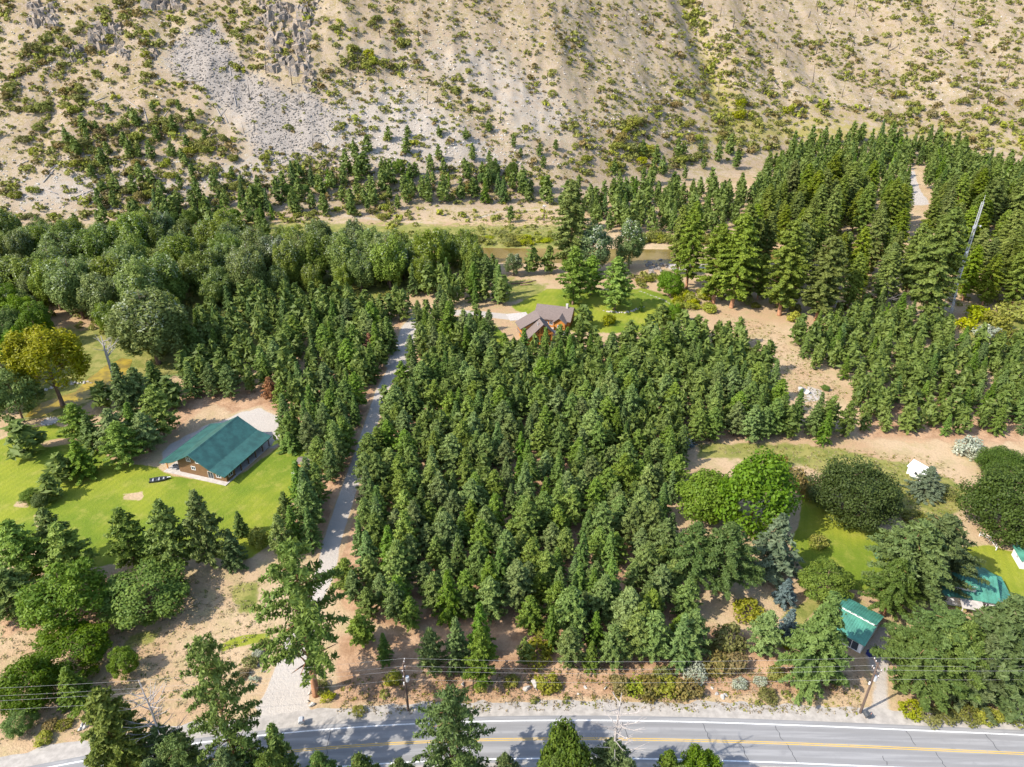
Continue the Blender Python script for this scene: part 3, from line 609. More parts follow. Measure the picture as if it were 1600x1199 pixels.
COT = [(-60, 560), (-60, 400), (150, 392), (350, 384), (560, 390), (730, 400), (768, 425), (700, 445), (640, 465), (480, 468), (380, 478), (305, 505), (262, 560), (205, 562), (150, 520), (60, 500)]
zone(COT, 11.5, .36, 8, [(.68, 'cotton', .74, 'bushy cottonwood', ''), (.32, 'cottonpale', .58, 'silvery leaved cottonwood', '')], (13, 25), 4.2, MK_COT)
zone([(-60, 640), (-60, 500), (60, 505), (100, 520), (60, 560), (30, 640)], 10, .3, 9, [(1, 'broad', .75, 'dark leafy tree', 'at the lawn edge by the yellow creek')], (13, 18))
zone([(200, 352), (280, 318), (430, 292), (560, 262), (760, 275), (870, 290), (868, 322), (740, 318), (560, 338), (420, 352)], 8.8, .48, 10,
     [(.55, 'pine', .5, 'young pine', 'on the far bank below the grey scree'), (.15, 'fir', .44, 'fir', 'on the far bank below the grey scree'), (.30, 'broad', .8, 'light green leafy tree', 'on the far bank below the grey scree', .8)], (8, 15))
zone([(-60, 400), (-60, 350), (100, 362), (280, 350), (420, 345), (420, 375), (200, 388)], 9.5, .4, 11,
     [(.5, 'pine', .48, 'pine', 'at the hill foot behind the cottonwoods'), (.5, 'broad', .8, 'leafy tree', 'at the hill foot behind the cottonwoods', .8)], (9, 15))
zone([(880, 330), (1000, 300), (1200, 300), (1260, 330), (1180, 372), (1100, 374), (1000, 370), (900, 366)], 9.0, .4, 12,
     [(.7, 'pine', .45, 'pine', 'across the river below the shrubby slope'), (.3, 'fir', .42, 'fir', 'across the river below the shrubby slope')], (8, 17))
zone([(1190, 275), (1230, 235), (1300, 215), (1360, 215), (1460, 230), (1510, 248), (1510, 262), (1700, 270), (1700, 330), (1455, 325), (1440, 270), (1415, 300), (1400, 325), (1240, 325), (1180, 310)], 8.4, .38, 13,
     [(.6, 'pine', .45, 'pine', 'in the dark wood at the shrubby slope foot'), (.4, 'fir', .42, 'fir', 'in the dark wood at the shrubby slope foot')], (9, 17))
zone([(880, 300), (940, 270), (1010, 240), (1100, 225), (1180, 250), (1180, 275), (1000, 290)], 17, .45, 14, [(1, 'pine', .5, 'lone pine', 'climbing the lower shrubby slope')], (8, 15))
zone([(130, 330), (60, 230), (190, 165), (300, 165), (340, 260), (420, 300), (280, 330)], 12, .48, 15, [(1, 'pine', .55, 'small pine', 'on the stony slope beside the scree')], (6, 12))
zone([(480, 270), (560, 220), (760, 200), (880, 230), (880, 280), (620, 280)], 15, .48, 16, [(1, 'pine', .55, 'small pine', 'on the pale stony slope')], (6, 11))

for i, pl in enumerate((COT, TALLZ)):
    X, Y, Z, rng = scatter(pl, 6.5, .45, 70 + i)
    for x, y, z in zip(X, Y, Z):
        w = rng.uniform(2, 5); plant('shrub', x, y, w * rng.uniform(.5, .9), w, ('undergrowth bush in the riverside cottonwood wood', 'undergrowth bush between trunks of the old pine grove')[i], 'undergrowth bushes', z)

# ------------------------------------------------------------------ single trees of the yards
ORD = ['first', 'second', 'third', 'fourth', 'fifth', 'sixth', 'seventh', 'eighth', 'ninth']; LN = 0
LP = 'pines along the lower edge of the barn lawn'; LL = 'pine on the dry bank below the barn house lawn'
for a in ((316, 888, 768, 56), (262, 895, 782, 54), (235, 888, 832, 38), (198, 890, 795, 52), (102, 908, 818, 56), (82, 890, 795, 46), (30, 915, 815, 62), (12, 962, 893, 62)): LN = LN + 1; T('pine', *a, ORD[LN] + ' pine from the driveway in the row below the barn lawn', LP)
T('fir', 362, 888, 828, 40, 'fir at the end of the pine row below the barn lawn'); T('fir', 374, 838, 800, 24, 'small fir alone on the barn lawn near the yellow bush')
T('shruby', 405, 858, 822, 36, 'yellow green bush at the lawn corner by the driveway pines')
T('broad', 100, 1002, 885, 112, 'large leafy tree on the dry ground below the pine row'); T('broad', 222, 985, 888, 122, 'wide leafy tree casting a shadow on bare dry ground')
T('broad', 112, 1062, 985, 98, 'leafy tree with yellowish top in front of the large one'); T('broad', 192, 1063, 1012, 40, 'small leafy tree standing alone on bare dry ground')
T('bright', 40, 1118, 1035, 68, 'yellow green leafy tree near the power lines'); T('fir', 112, 1105, 1045, 48, 'dark conifer beside the yellow green leafy tree'); T('broad', 30, 1150, 1108, 42, 'low leafy bush tree under the power lines')
T('openpine', 470, 1086, 842, 128, 'huge pine with orange trunk beside the driveway mouth', None, True)
T('openpine', 342, 1232, 990, 82, 'tall pine with open crown at the roadside by the driveway mouth'); T('tallpine', 180, 1250, 1076, 66, 'narrow dense pine at the bend of the road')
T('openpine', 286, 1262, 1146, 62, 'bushy roadside pine under the bare topped tree'); T('openpine', 398, 1262, 1150, 50, 'roadside pine overhanging the yellow centre line'); T('pine', 437, 1248, 1132, 42, 'slim pine top poking over the road edge')
T('openpine', 706, 1245, 1072, 94, 'lone pine leaning over the road opposite the utility pole'); T('bright', 883, 1275, 1120, 78, 'leafy tree on the far side of the road'); T('pine', 1042, 1245, 1174, 40, 'young pine tip at the road edge beside the dead topped tree'); T('broad', 1092, 1245, 1170, 64, 'leafy bush on the far road edge by the shadow')
G5 = 'pines at the open front of the stand'; L5 = 'young pine at the open roadside front of the planted stand'; G6 = 'firs at the open front of the stand'; L6 = 'young fir at the open roadside front of the planted stand'
for a in ((673, 1054, 984, 40), (752, 1076, 982, 46), (820, 1037, 998, 22), (890, 1042, 982, 42), (958, 1042, 978, 44), (1022, 1034, 956, 48), (1198, 1027, 956, 46), (563, 1008, 962, 38)): T('pine', *a, L5, G5)
for a in ((713, 1047, 966, 42), (750, 1022, 942, 44), (862, 1012, 948, 28), (924, 1047, 1003, 28), (1065, 1042, 962, 48), (600, 1035, 990, 28), (905, 945, 880, 34)): T('fir', *a, L6, G6)
T('bluespruce', 1229, 952, 903, 34, 'small blue spruce behind the green roofed garage'); T('bluespruce', 1234, 1005, 950, 32, 'small blue spruce beside the big fir at the garage'); T('shrub', 1140, 1025, 978, 54, 'dense round bush at the edge of the planted stand')
T('broad', 1292, 948, 882, 80, 'leafy tree next to the green roofed garage'); T('darkfir', 1288, 1085, 920, 92, 'large fir in front of the green roofed garage'); T('shrub', 1213, 1066, 1042, 28, 'low green bush on bare ground by the road')
T('bigpine', 1085, 938, 812, 78, 'grey green pine with round crown at the corner of the stand'); T('bigpine', 1135, 948, 812, 92, 'broad grey green pine beside the spruce'); T('spruce', 1215, 918, 798, 88, 'layered grey spruce at the edge of the green lawn')
T('bright', 1108, 832, 733, 92, 'bright green leafy tree between the stand and the lawn'); T('bright', 1182, 852, 706, 126, 'tall bright green leafy tree above the autumn bushes')
for a in ((1214, 738, 707, 34), (1242, 768, 728, 48), (1264, 784, 750, 38)): T('shrubo', *a, 'orange tinged bush along the dry meadow edge behind the leafy tree', 'autumn bushes by the meadow')
T('shrub', 1280, 858, 836, 28, 'small bush alone on the lawn by the spruce'); T('maple', 1341, 832, 722, 122, 'dark ball shaped maple in the middle of the dry meadow'); T('maple', 1592, 862, 735, 130, 'dark round maple next to the small white walled shed')
T('maple', 1570, 752, 700, 62, 'low dark bushy tree behind the round maple'); T('shrubp', 1515, 714, 682, 40, 'pale blossoming bush at the meadow edge'); T('shrubp', 1537, 726, 702, 30, 'pale low bush next to the blossoming one')
T('spruce', 1451, 784, 726, 54, 'pale green spruce in front of the white shed'); T('shrub', 1488, 783, 764, 20, 'small clipped bush on the meadow by the white shed'); T('shrub', 1398, 862, 838, 36, 'rounded bush on the lawn next to the big pines'); T('shrub', 1430, 822, 800, 38, 'bush behind the big pines on the lawn')
GB = 'big pines beside the green roofed house'; LB = 'huge dense pine between the green roofed garage and house'
for a, w in (((1428, 962, 808, 112), 'huge dense pine between the green roofed garage and house'), ((1468, 945, 800, 100), 'huge dense pine against the wall of the green roofed house'), ((1398, 980, 870, 70), 'smaller dense pine close behind the green roofed garage')): T('bigpine', *a, w, GB)
for a, w in (((1478, 1085, 952, 112), 'huge bushy pine in front of the green roofed house'), ((1442, 1098, 985, 104), 'huge bushy pine right beside the dirt drive at the road'), ((1500, 1094, 968, 90), 'bushy pine touching the large roadside firs')): T('bigpine', *a, w, 'big pines by the dirt drive')
for a in ((1565, 1100, 925, 122), (1612, 1070, 905, 110), (1535, 1106, 990, 86)): T('darkfir', *a, 'large dense fir between the road and the green roofed house', 'large firs at the road')
for u, v, w in ((1425, 1122, 34), (1452, 1130, 36), (1482, 1128, 34), (1512, 1128, 32), (1545, 1132, 36), (1580, 1132, 32)): T('shruby' if u % 2 else 'shrub', u, v, v - 22, w, 'roadside bush at the foot of the large firs' if u % 2 == 0 else 'yellowish roadside bush at the foot of the large firs', 'roadside bushes under the firs')
# creek and lawn of the barn house
T('willow', 72, 634, 503, 102, 'yellow leaved willow beside the algae creek'); T('broad', 15, 672, 555, 70, 'dark leafy tree at the lawn edge beside the stone ring'); T('cotton', 230, 585, 440, 110, 'big cottonwood beside the grey dead snag')
GC = 'pines between creek and barn house'; LC_ = 'pine in the clump between the creek and the barn house'
for a in ((120, 692, 632, 46), (176, 708, 640, 46), (188, 727, 660, 52), (226, 707, 646, 44), (246, 683, 603, 52), (160, 640, 598, 34), (215, 645, 575, 44), (265, 640, 590, 40)): T('pine', *a, LC_, GC)
for a in ((140, 704, 650, 38), (190, 655, 568, 44), (240, 622, 566, 46), (205, 690, 630, 36)): T('fir', *a, 'fir in the clump between the creek and the barn house', 'firs between creek and barn house')
T('pine', 34, 714, 660, 46, 'pine standing alone on the lawn near the stone ring'); T('pine', 93, 754, 710, 36, 'small dark pine on the lawn beside a spreading fir'); T('fir', 124, 746, 690, 48, 'spreading fir on the lawn beside a small dark pine'); T('pine', 76, 782, 744, 32, 'small grey pine on the lawn beside two low bushes')
T('bright', 46, 788, 764, 26, 'low bright bush on the barn house lawn'); T('bright', 62, 797, 770, 24, 'second low bright bush on the barn house lawn, touching the grey pine')
T('pine', 450, 695, 655, 42, 'pine at the corner of the gravel yard'); T('fir', 452, 706, 676, 34, 'little bushy fir between gravel yard and small shed'); T('brown', 421, 628, 588, 24, 'rusty brown dying pine at the back of the gravel yard'); T('brown', 577, 560, 520, 16, 'orange dead pine among the green stand left of the driveway')
# around the log house and river
T('pine', 898, 478, 386, 52, 'large pine behind the log house roof'); T('pine', 964, 486, 402, 50, 'large pine alone on the log house lawn'); T('cottonpale', 928, 438, 342, 60, 'pale leaved cottonwood at the river behind the log house'); T('cottonpale', 985, 425, 338, 50, 'pale leaved cottonwood leaning over the river bank'); T('cottonpale', 803, 434, 393, 32, 'small silvery willow on the sandy river bank')
T('tallpine', 893, 430, 278, 48, 'very tall dark pine towering over the river'); T('pine', 925, 462, 400, 40, 'pine at the back of the log house lawn'); T('broad', 1048, 468, 415, 46, 'dense round leafy tree by the river stones')
T('tallpine', 1082, 450, 312, 38, 'tall pine with bare trunk in front of the sandbar'); T('tallpine', 1064, 430, 318, 30, 'slim tall pine with bare trunk at the sandbar'); T('tallpine', 1122, 474, 345, 52, 'tall pine at the corner of the dirt clearing'); T('tallpine', 1155, 482, 330, 56, 'broad tall pine beside the dirt clearing')
T('tallpine', 1232, 492, 340, 62, 'tall full pine at the front of the old grove'); T('tallpine', 1290, 502, 365, 56, 'tall pine with dead lower limbs at the front of the old grove'); T('tallpine', 1470, 500, 320, 62, 'tall pine with long bare orange trunk by the lattice tower')
T('pine', 912, 514, 478, 32, 'pine at the corner of the log house'); T('shruby', 952, 510, 488, 24, 'yellow bush on the log house lawn'); T('fir', 1002, 487, 468, 8, 'tiny columnar shrub tree on the log house lawn'); T('pine', 1034, 508, 476, 28, 'pine at the end of the log house lawn'); T('broad', 1053, 508, 470, 30, 'olive leafy tree at the end of the log house lawn')
T('pine', 832, 430, 386, 26, 'pine on the sandy river bank beside the picnic logs'); T('pine', 858, 428, 384, 24, 'second pine on the sandy river bank by the path'); T('pine', 787, 478, 430, 26, 'pine at the edge of the log house drive'); T('pine', 798, 348, 322, 14, 'little pine alone on the grassy far bank')
for i in range(26):
    u, v = R.uniform(1055, 1110), R.uniform(455, 492); T('shruby', u, v, v - R.uniform(10, 20), R.uniform(14, 26), 'bright yellow bush between log house lawn and dirt clearing', 'yellow bushes by the clearing')
for i in range(46):
    u = R.uniform(990, 1190); v = R.uniform(375, 384); T('shrub', u, v, v - R.uniform(9, 20), R.uniform(14, 26), 'green bush along the far edge of the river', 'bushes along the far bank')
for i in range(36):
    u = R.uniform(735, 880); v = R.uniform(374, 386); T(R.choice(['shruby', 'shrub']), u, v, v - R.uniform(6, 13), R.uniform(12, 26), 'low bush on the grassy far bank of the river', 'low bushes on the grassy bank')
for i in range(14):
    u = R.uniform(990, 1045); v = R.uniform(432, 452); T('shrub', u, v, v - R.uniform(8, 14), R.uniform(12, 22), 'bush on the near bank by the river stones', 'bushes by the river stones')
# roadside bushes in front of the stand
for u, v, w, k in ((968, 1088, 40, 'shrubo'), (990, 1092, 44, 'shruby'), (1015, 1094, 46, 'shrubo'), (1040, 1092, 44, 'shrub'), (1062, 1095, 40, 'shrubo'), (1082, 1092, 36, 'shrubo'), (1088, 1068, 36, 'shrubp'), (1120, 1060, 50, 'shrubo'), (1150, 1058, 44, 'shrubo'), (1035, 1070, 34, 'shrub')):
    T(k, u, v, v - w * .75, w, dict(shrubo='reddish brown bush in the thicket on the road bank', shruby='yellow bush in the thicket on the road bank', shrub='green bush in the thicket on the road bank', shrubp='pale sage bush above the thicket on the road bank')[k], 'thicket on the road bank')
for u, v, w, k in ((612, 1072, 30, 'shruby'), (600, 1090, 16, 'shrub'), (752, 1082, 22, 'shruby'), (800, 1075, 26, 'shrub'), (855, 1085, 42, 'shrub'), (838, 1040, 50, 'shrub'), (850, 1000, 30, 'shruby'), (835, 1100, 14, 'shrub'), (885, 1100, 14, 'shrub'), (560, 1120, 22, 'shrub'), (1156, 1077, 22, 'shrubp'), (1188, 1072, 20, 'shrubp'), (1200, 1098, 26, 'shrub'), (1186, 1104, 12, 'shrub'), (1228, 1090, 14, 'shrub'), (1225, 1010, 32, 'shruby'), (1250, 1020, 36, 'shruby'), (1168, 970, 44, 'shrub'), (1110, 1020, 26, 'shrub'), (500, 1085, 26, 'shrub'), (512, 1098, 22, 'shruby'), (390, 1045, 26, 'shrub'), (404, 1030, 22, 'shrubp'), (378, 1062, 22, 'shrubo'), (395, 1070, 16, 'shrubp'), (412, 1015, 20, 'shrub'), (65, 1165, 26, 'shruby'), (75, 1145, 22, 'shrubo'), (100, 1140, 20, 'shrub')):
    T(k, u, v, v - w * .7, w, dict(shrub='low green bush on the bare roadside bank', shruby='low yellow bush on the bare roadside bank', shrubo='low brownish bush on the bare roadside bank', shrubp='low pale sage bush on the bare roadside bank')[k], 'low bushes on the roadside bank')
for u, v, w, k in ((1530, 505, 40, 'shruby'), (1560, 520, 44, 'shrub'), (1590, 505, 46, 'shrub'), (1545, 535, 36, 'shrubp'), (1580, 545, 40, 'shrub'), (1510, 520, 34, 'shruby'), (1595, 420, 40, 'shruby'), (1240, 505, 26, 'shruby'), (1290, 612, 14, 'bright'), (1160, 560, 34, 'shruby'), (1075, 700, 26, 'bluespruce'), (1594, 370, 34, 'bluespruce')):
    T(k, u, v, v - w * .8, w, dict(shruby='yellowish bush beside the tall pine grove', shrub='green bush in the opening below the tower', shrubp='grey twiggy bush in the opening below the tower', bright='single round bush in the dirt clearing', bluespruce='small blue spruce tree at the stand edge' if u < 1500 else 'blue spruce by the red roof beyond the tower')[k], 'bushes beside the grove')
# trees on the south side of the road, whose shadows cross the lanes
for x, y, h in ((-50, 60, 16), (-40, 61, 17), (-33, 59, 19), (-27, 61, 16), (-21, 60, 17), (-7, 60, 17), (-1, 61.5, 15), (6, 60, 17), (16, 60, 16), (-62, 56, 17), (23, 59, 16), (-15, 58, 19)):
    plant('bigpine', x, y, h, h * .42, 'roadside pine on the low side of the road casting shade across the lanes', 'pines below the road')

# ------------------------------------------------------------------ hillside shrubs
def hill_shrubs(n, poly, wr, seed, kinds=('shrub',) * 7 + ('shrubo', 'shruby', 'shrubo'), dens=None):
    rng = np.random.default_rng(seed); a = np.array(poly); us = rng.uniform(a[:, 0].min(), a[:, 0].max(), n * 6); vv = rng.uniform(a[:, 1].min(), a[:, 1].max(), n * 6)
    ok = inpoly(us, vv, poly); us, vv = us[ok], vv[ok]; X, Y, Z, hit = Gt(us, vv)
    nz = fbm(X / 22, Y / 30, seed, 3); sc = inpoly(us, vv, [(288, 50), (340, 35), (390, 110), (500, 150), (520, 190), (480, 240), (400, 240), (330, 150), (265, 100)])
    tl = inpoly(us, vv, [(560, 120), (640, 110), (740, 200), (760, 255), (620, 270), (520, 250)])
    keep = hit & (rng.random(len(us)) < np.where(sc, .08, np.where(tl, .35, .12 + sstep(.3, .6, nz)))); idx = np.where(keep)[0][:n]
    for i in idx:
        w = rng.uniform(*wr) * (.4 + 1.1 * rng.random() ** 2); k = kinds[rng.integers(len(kinds))]
        lab = dict(shrub='rounded olive green shrub on the dry hillside', shrubo='brownish shrub on the dry hillside', shruby='yellow green shrub on the dry hillside', shrubp='pale shrub on the dry hillside')[k]
        plant(k, X[i], Y[i], w * rng.uniform(.45, .75), w, lab, 'shrubs on the dry hillside', float(Z[i]))
hill_shrubs(1900, [(-80, -20), (260, -20), (300, 180), (420, 300), (260, 340), (-80, 350)], (2.4, 6.5), 41)
hill_shrubs(1100, [(230, -20), (620, -20), (640, 280), (420, 300), (300, 180)], (2.0, 5.0), 42)
hill_shrubs(1900, [(600, -20), (1080, -20), (1150, 240), (880, 290), (640, 280)], (2.0, 4.8), 43)
hill_shrubs(2300, [(1060, -20), (1700, -20), (1700, 240), (1500, 235), (1330, 175), (1200, 240), (1120, 230)], (2.2, 5.6), 44)
hill_shrubs(420, [(1060, 130), (1250, 130), (1700, 170), (1700, 250), (1500, 240), (1330, 185), (1220, 240), (900, 290), (900, 260)], (3.5, 8.5), 45, ('shrub', 'shruby', 'shrubo', 'shrub'))
hill_shrubs(200, [(1050, -20), (1090, -20), (1130, 100), (1170, 190), (1130, 200), (1090, 100)], (3, 7), 46, ('shruby', 'shruby', 'shrub'))
hill_shrubs(420, [(-60, 345), (280, 330), (420, 300), (640, 280), (870, 290), (870, 345), (560, 345), (200, 365)], (2, 5), 47)
hill_shrubs(260, [(200, 350), (420, 335), (720, 325), (870, 330), (870, 370), (720, 372), (420, 372), (200, 385)], (1.5, 4.5), 49, ('shrub', 'shruby', 'shrub'))
hill_shrubs(300, [(-330, -60), (-80, -60), (-80, 340), (-330, 340)], (2.4, 6), 50); hill_shrubs(500, [(1690, -60), (2050, -60), (2050, 250), (1690, 240)], (2.4, 6), 51); hill_shrubs(700, [(-330, -20), (2050, -20), (2050, -220), (-330, -220)], (2.4, 6), 52)
hill_shrubs(60, [(520, 40), (600, 30), (605, 110), (530, 110)], (4, 8), 48, ('shrub', 'shrub', 'shruby'))

for i, pl in enumerate(([(-80, -20), (620, -20), (640, 290), (260, 345), (-80, 350)], [(600, -20), (1080, -20), (1150, 240), (880, 290), (640, 280)], [(1060, -20), (1700, -20), (1700, 240), (1500, 235), (1330, 175), (1120, 230)])): hill_shrubs(1000, pl, (.9, 2.6), 90 + i, ('shrub', 'shrub', 'shrubo'))
# ------------------------------------------------------------------ build all plants: the largest 300 of each kind singly, the rest as one mass
bycat = {}
for p in PLANTS:
    d = math.sqrt(p['x']**2 + p['y']**2 + (p['z'] - H)**2); p['size'] = max(p['h'], p['w']) / d; bycat.setdefault(CATNAME[p['kind']][1], []).append(p)
RV = random.Random(5)
for cat, lst in bycat.items():
    lst.sort(key=lambda p: -p['size']); rest = {}
    for i, p in enumerate(lst):
        pr = PROTO[p['kind']]; sx = p['w'] / pr['w']; sz = p['h'] / pr['h']; rz = RV.uniform(0, 6.283); vi = RV.randrange(len(pr['v']))
        if i >= 300 and pr['lo']:
            V, t = pr['lo'][vi]; c, s = cos(rz), sin(rz); W = np.empty_like(V)
            W[:, 0] = (V[:, 0] * c - V[:, 1] * s) * sx + p['x']; W[:, 1] = (V[:, 0] * s + V[:, 1] * c) * sx + p['y']; W[:, 2] = V[:, 2] * sz + p['z'] - .05
            rest.setdefault(pr['mat'], []).append((W, np.clip(t * .7 + RV.uniform(-.1, .4), 0, .84))); continue
        root = empty(CATNAME[p['kind']][0], (p['x'], p['y'], p['z'] - .05), rz, p['label'], cat, p['group'])
        root.scale = (sx * RV.uniform(.93, 1.07), sx * RV.uniform(.93, 1.07), sz)
        small = p['kind'].startswith('shrub')
        cr, tm = pr['v'][vi]
        mobj('trunk' if not small else 'stem', tm, None, root); mobj('crown' if not small else 'foliage', cr, None, root)
    for mat, ws in rest.items():
        V = np.concatenate([w[0] for w in ws]); t = np.concatenate([w[1] for w in ws])
        nm, lab = {'pine': ('distant_pines', 'mass of small pines on the far bank and the slopes'), 'fir': ('distant_firs', 'mass of small firs on the far bank and slope foot'), 'tallpine': ('distant_tall_pines', 'mass of far tall pines'),
                   'shrub': ('hillside_shrubs', 'countless olive shrubs dotting the dry hillside'), 'shruby': ('hillside_yellow_shrubs', 'countless yellow green shrubs dotting the dry hillside'), 'shrubo': ('hillside_brown_shrubs', 'countless brownish shrubs dotting the dry hillside')}.get(mat, ('distant_' + mat + '_leaves', 'mass of distant leafy growth'))
        o = mobj(nm, mesh_np(nm, V, np.arange(len(V)).reshape(-1, 4), t), M[mat]); tag(o, lab, cat, None, 'stuff')

# ------------------------------------------------------------------ rocks
_t = (1 + 5**.5) / 2
ICO_V = nrm(np.array([(-1, _t, 0), (1, _t, 0), (-1, -_t, 0), (1, -_t, 0), (0, -1, _t), (0, 1, _t), (0, -1, -_t), (0, 1, -_t), (_t, 0, -1), (_t, 0, 1), (-_t, 0, -1), (-_t, 0, 1)], float))
ICO_F = np.array([(0, 11, 5), (0, 5, 1), (0, 1, 7), (0, 7, 10), (0, 10, 11), (1, 5, 9), (5, 11, 4), (11, 10, 2), (10, 7, 6), (7, 1, 8), (3, 9, 4), (3, 4, 2), (3, 2, 6), (3, 6, 8), (3, 8, 9), (4, 9, 5), (2, 4, 11), (6, 2, 10), (8, 6, 7), (9, 8, 1)])
def subdiv(V, F):
    V = [tuple(v) for v in V]; mid = {}; out = []
    def m(a, b):
        k = (min(a, b), max(a, b))
        if k not in mid: p = np.array(V[a]) + np.array(V[b]); V.append(tuple(p / np.linalg.norm(p))); mid[k] = len(V) - 1
        return mid[k]
    for a, b, c in F: x, y, z = m(a, b), m(b, c), m(c, a); out += [(a, x, z), (b, y, x), (c, z, y), (x, y, z)]
    return np.array(V), np.array(out)
ICO2_V, ICO2_F = subdiv(ICO_V, ICO_F)
def chunk(rng, big=False):
    V, F = (ICO2_V, ICO2_F) if big else (ICO_V, ICO_F); V = V.copy()
    for _ in range(11 if big else 3):              # cut flat facets
        n = nrm(rng.normal(size=(1, 3)))[0]; d = V @ n; lim = rng.uniform(.3, .62) if big else rng.uniform(.45, .8); V = V - np.outer(np.maximum(d - lim, 0), n)
    return V * (1 + (.05 if big else .12) * rng.normal(size=(len(V), 1))) * (1.5 if big else 1), F
def rocks_mesh(name, pos, size, rng, big=False, stretch=(1, 1, .7)):
    Vs, Fs, b = [], [], 0
    protos = [chunk(rng, big) for _ in range(12)]
    for p, s in zip(pos, size):
        V, F = protos[rng.integers(12)]; a = rng.uniform(0, 6.28); c, sn = math.cos(a), math.sin(a)
        W = V * np.array(stretch) * rng.uniform(.7, 1.3, 3) * s; W = np.stack([W[:, 0] * c - W[:, 1] * sn, W[:, 0] * sn + W[:, 1] * c, W[:, 2]], 1) + p
        Vs.append(W); Fs.append(F + b); b += len(V)
    return mesh_np(name, np.concatenate(Vs), np.concatenate(Fs))
rg = np.random.default_rng(99)
def hill_pts(n, poly, rng):
    a = np.array(poly); u = rng.uniform(a[:, 0].min(), a[:, 0].max(), n * 2); v = rng.uniform(a[:, 1].min(), a[:, 1].max(), n * 2); ok = inpoly(u, v, poly); X, Y, Z, hit = Gt(u[ok][:n], v[ok][:n])
    return np.stack([X, Y, Z], 1)[hit]
SCR = [(288, 45), (335, 30), (352, 60), (385, 110), (440, 135), (510, 150), (525, 190), (490, 240), (440, 255), (395, 245), (380, 180), (325, 155), (270, 120), (255, 90)]
p = hill_pts(3200, SCR, rg); o = mobj('scree_stones', rocks_mesh('scree_stones', p, rg.uniform(.2, .75, len(p)) ** 1.3 * 1.3, rg), M['rock']); tag(o, 'loose grey stones covering the scree chute', 'stones', None, 'stuff')
p = np.concatenate([hill_pts(3000, [(520, 120), (640, 100), (760, 190), (880, 260), (620, 285), (500, 260)], rg), hill_pts(1800, [(0, 250), (130, 240), (400, 250), (430, 300), (200, 340), (0, 340)], rg), hill_pts(2600, [(600, 0), (1080, 0), (1100, 230), (880, 270), (700, 160)], rg), hill_pts(3200, [(1080, 0), (1640, 0), (1640, 180), (1180, 160)], rg), hill_pts(1200, [(-30, -10), (420, -10), (260, 160), (-30, 250)], rg)])
o = mobj('hillside_stones', rocks_mesh('hillside_stones', p, .14 + .75 * rg.random(len(p)) ** 4.0, rg), M['rockl']); tag(o, 'pale loose stones strewn over the dry hillside', 'stones', None, 'stuff')
OUT = 5
pk = np.concatenate([hill_pts(2200, [(-30, -10), (620, -10), (640, 280), (0, 340)], rg), hill_pts(1500, [(600, -10), (1100, -10), (1100, 240), (640, 280)], rg)])
o = mobj('hillside_rubble', rocks_mesh('hillside_rubble', pk, .2 + 1.0 * rg.random(len(pk)) ** 4.0, rg), M['rock']); tag(o, 'grey rubble between the shrubs of the stony slope', 'stones', None, 'stuff')
for i, (u, v, wpx, hpx, n, lab) in enumerate(((452, 60, 62, 105, 26, 'tall jagged grey rock outcrop above the scree chute'), (424, 22, 44, 50, 14, 'broken grey rock outcrop beside the tallest one'), (166, 58, 50, 42, 16, 'grey block shaped rock outcrop with a bush on top'), (68, 24, 46, 40, 14, 'rounded grey rock outcrop at the corner of the slope'),
        (120, 86, 34, 22, 10, 'low pale rock outcrop below the rounded one'), (250, 6, 60, 18, 12, 'row of low crags along the upper slope'), (482, 124, 18, 32, 7, 'small upright rock fin near the scree'), (484, 18, 26, 40, 9, 'narrow grey crag next to the tallest outcrop'), (238, 84, 16, 12, 5, 'little rock knob beside the scree'), (190, 84, 20, 16, 5, 'cluster of grey rocks under the block outcrop'))):
    n = n * OUT; us = rg.uniform(u - wpx / 2, u + wpx / 2, n); vv = rg.uniform(v - hpx / 2, v + hpx / 2, n); X, Y, Z, hit = Gt(us, vv); s = (.9 + wpx * .024) * rg.uniform(.4, 1.35, n)
    x0, y0, z0 = X.mean(), Y.mean(), float(height(X.mean(), Y.mean()))
    cv, cf = [], []
    for k_ in range(n):
        w_, d_, h_ = s[k_] * rg.uniform(.6, 1.1), s[k_] * rg.uniform(.6, 1.2), s[k_] * rg.uniform(.7, 1.6); tp = rg.uniform(.4, .95); a_ = rg.uniform(0, 6.28); ln = rg.normal(size=2) * .18
        B = np.array([(-1, -1, -1), (1, -1, -1), (1, 1, -1), (-1, 1, -1), (-tp, -tp, .6), (tp, -tp, 1), (tp, tp, .8), (-tp, tp, .45)]) * np.array([w_, d_, h_]) * rg.uniform(.75, 1.25, (8, 3))
        B[:, :2] += np.outer(B[:, 2], ln); B = np.stack([B[:, 0] * cos(a_) - B[:, 1] * sin(a_), B[:, 0] * sin(a_) + B[:, 1] * cos(a_), B[:, 2]], 1) + np.array([X[k_] - x0, Y[k_] - y0, Z[k_] - z0])
        b_ = len(cv) * 8; cv.append(B); cf += [(b_ + t0, b_ + t1, b_ + t2, b_ + t3) for t0, t1, t2, t3 in ((0, 3, 2, 1), (4, 5, 6, 7), (0, 1, 5, 4), (1, 2, 6, 5), (2, 3, 7, 6), (3, 0, 4, 7))]
    me = mesh_np('rock_outcrop', np.concatenate(cv), cf); tag(mobj('rock_outcrop', me, M['crag'], loc=(x0, y0, z0)), lab, 'rock outcrop', 'rock outcrops on the upper slope')
def boulder(u, v, spx, lab, mat='rockl', grp=None):
    X, Y, Z, _ = (a[0] for a in Gt([u], [v])); s = spx * .5 * math.sqrt(X * X + Y * Y + (Z - H)**2) / FPX
    me = rocks_mesh('boulder', np.array([[0, 0, s * .3]]), [s], rg, True); tag(mobj('boulder', me, M[mat], loc=(X, Y, Z)), lab, 'boulder', grp)
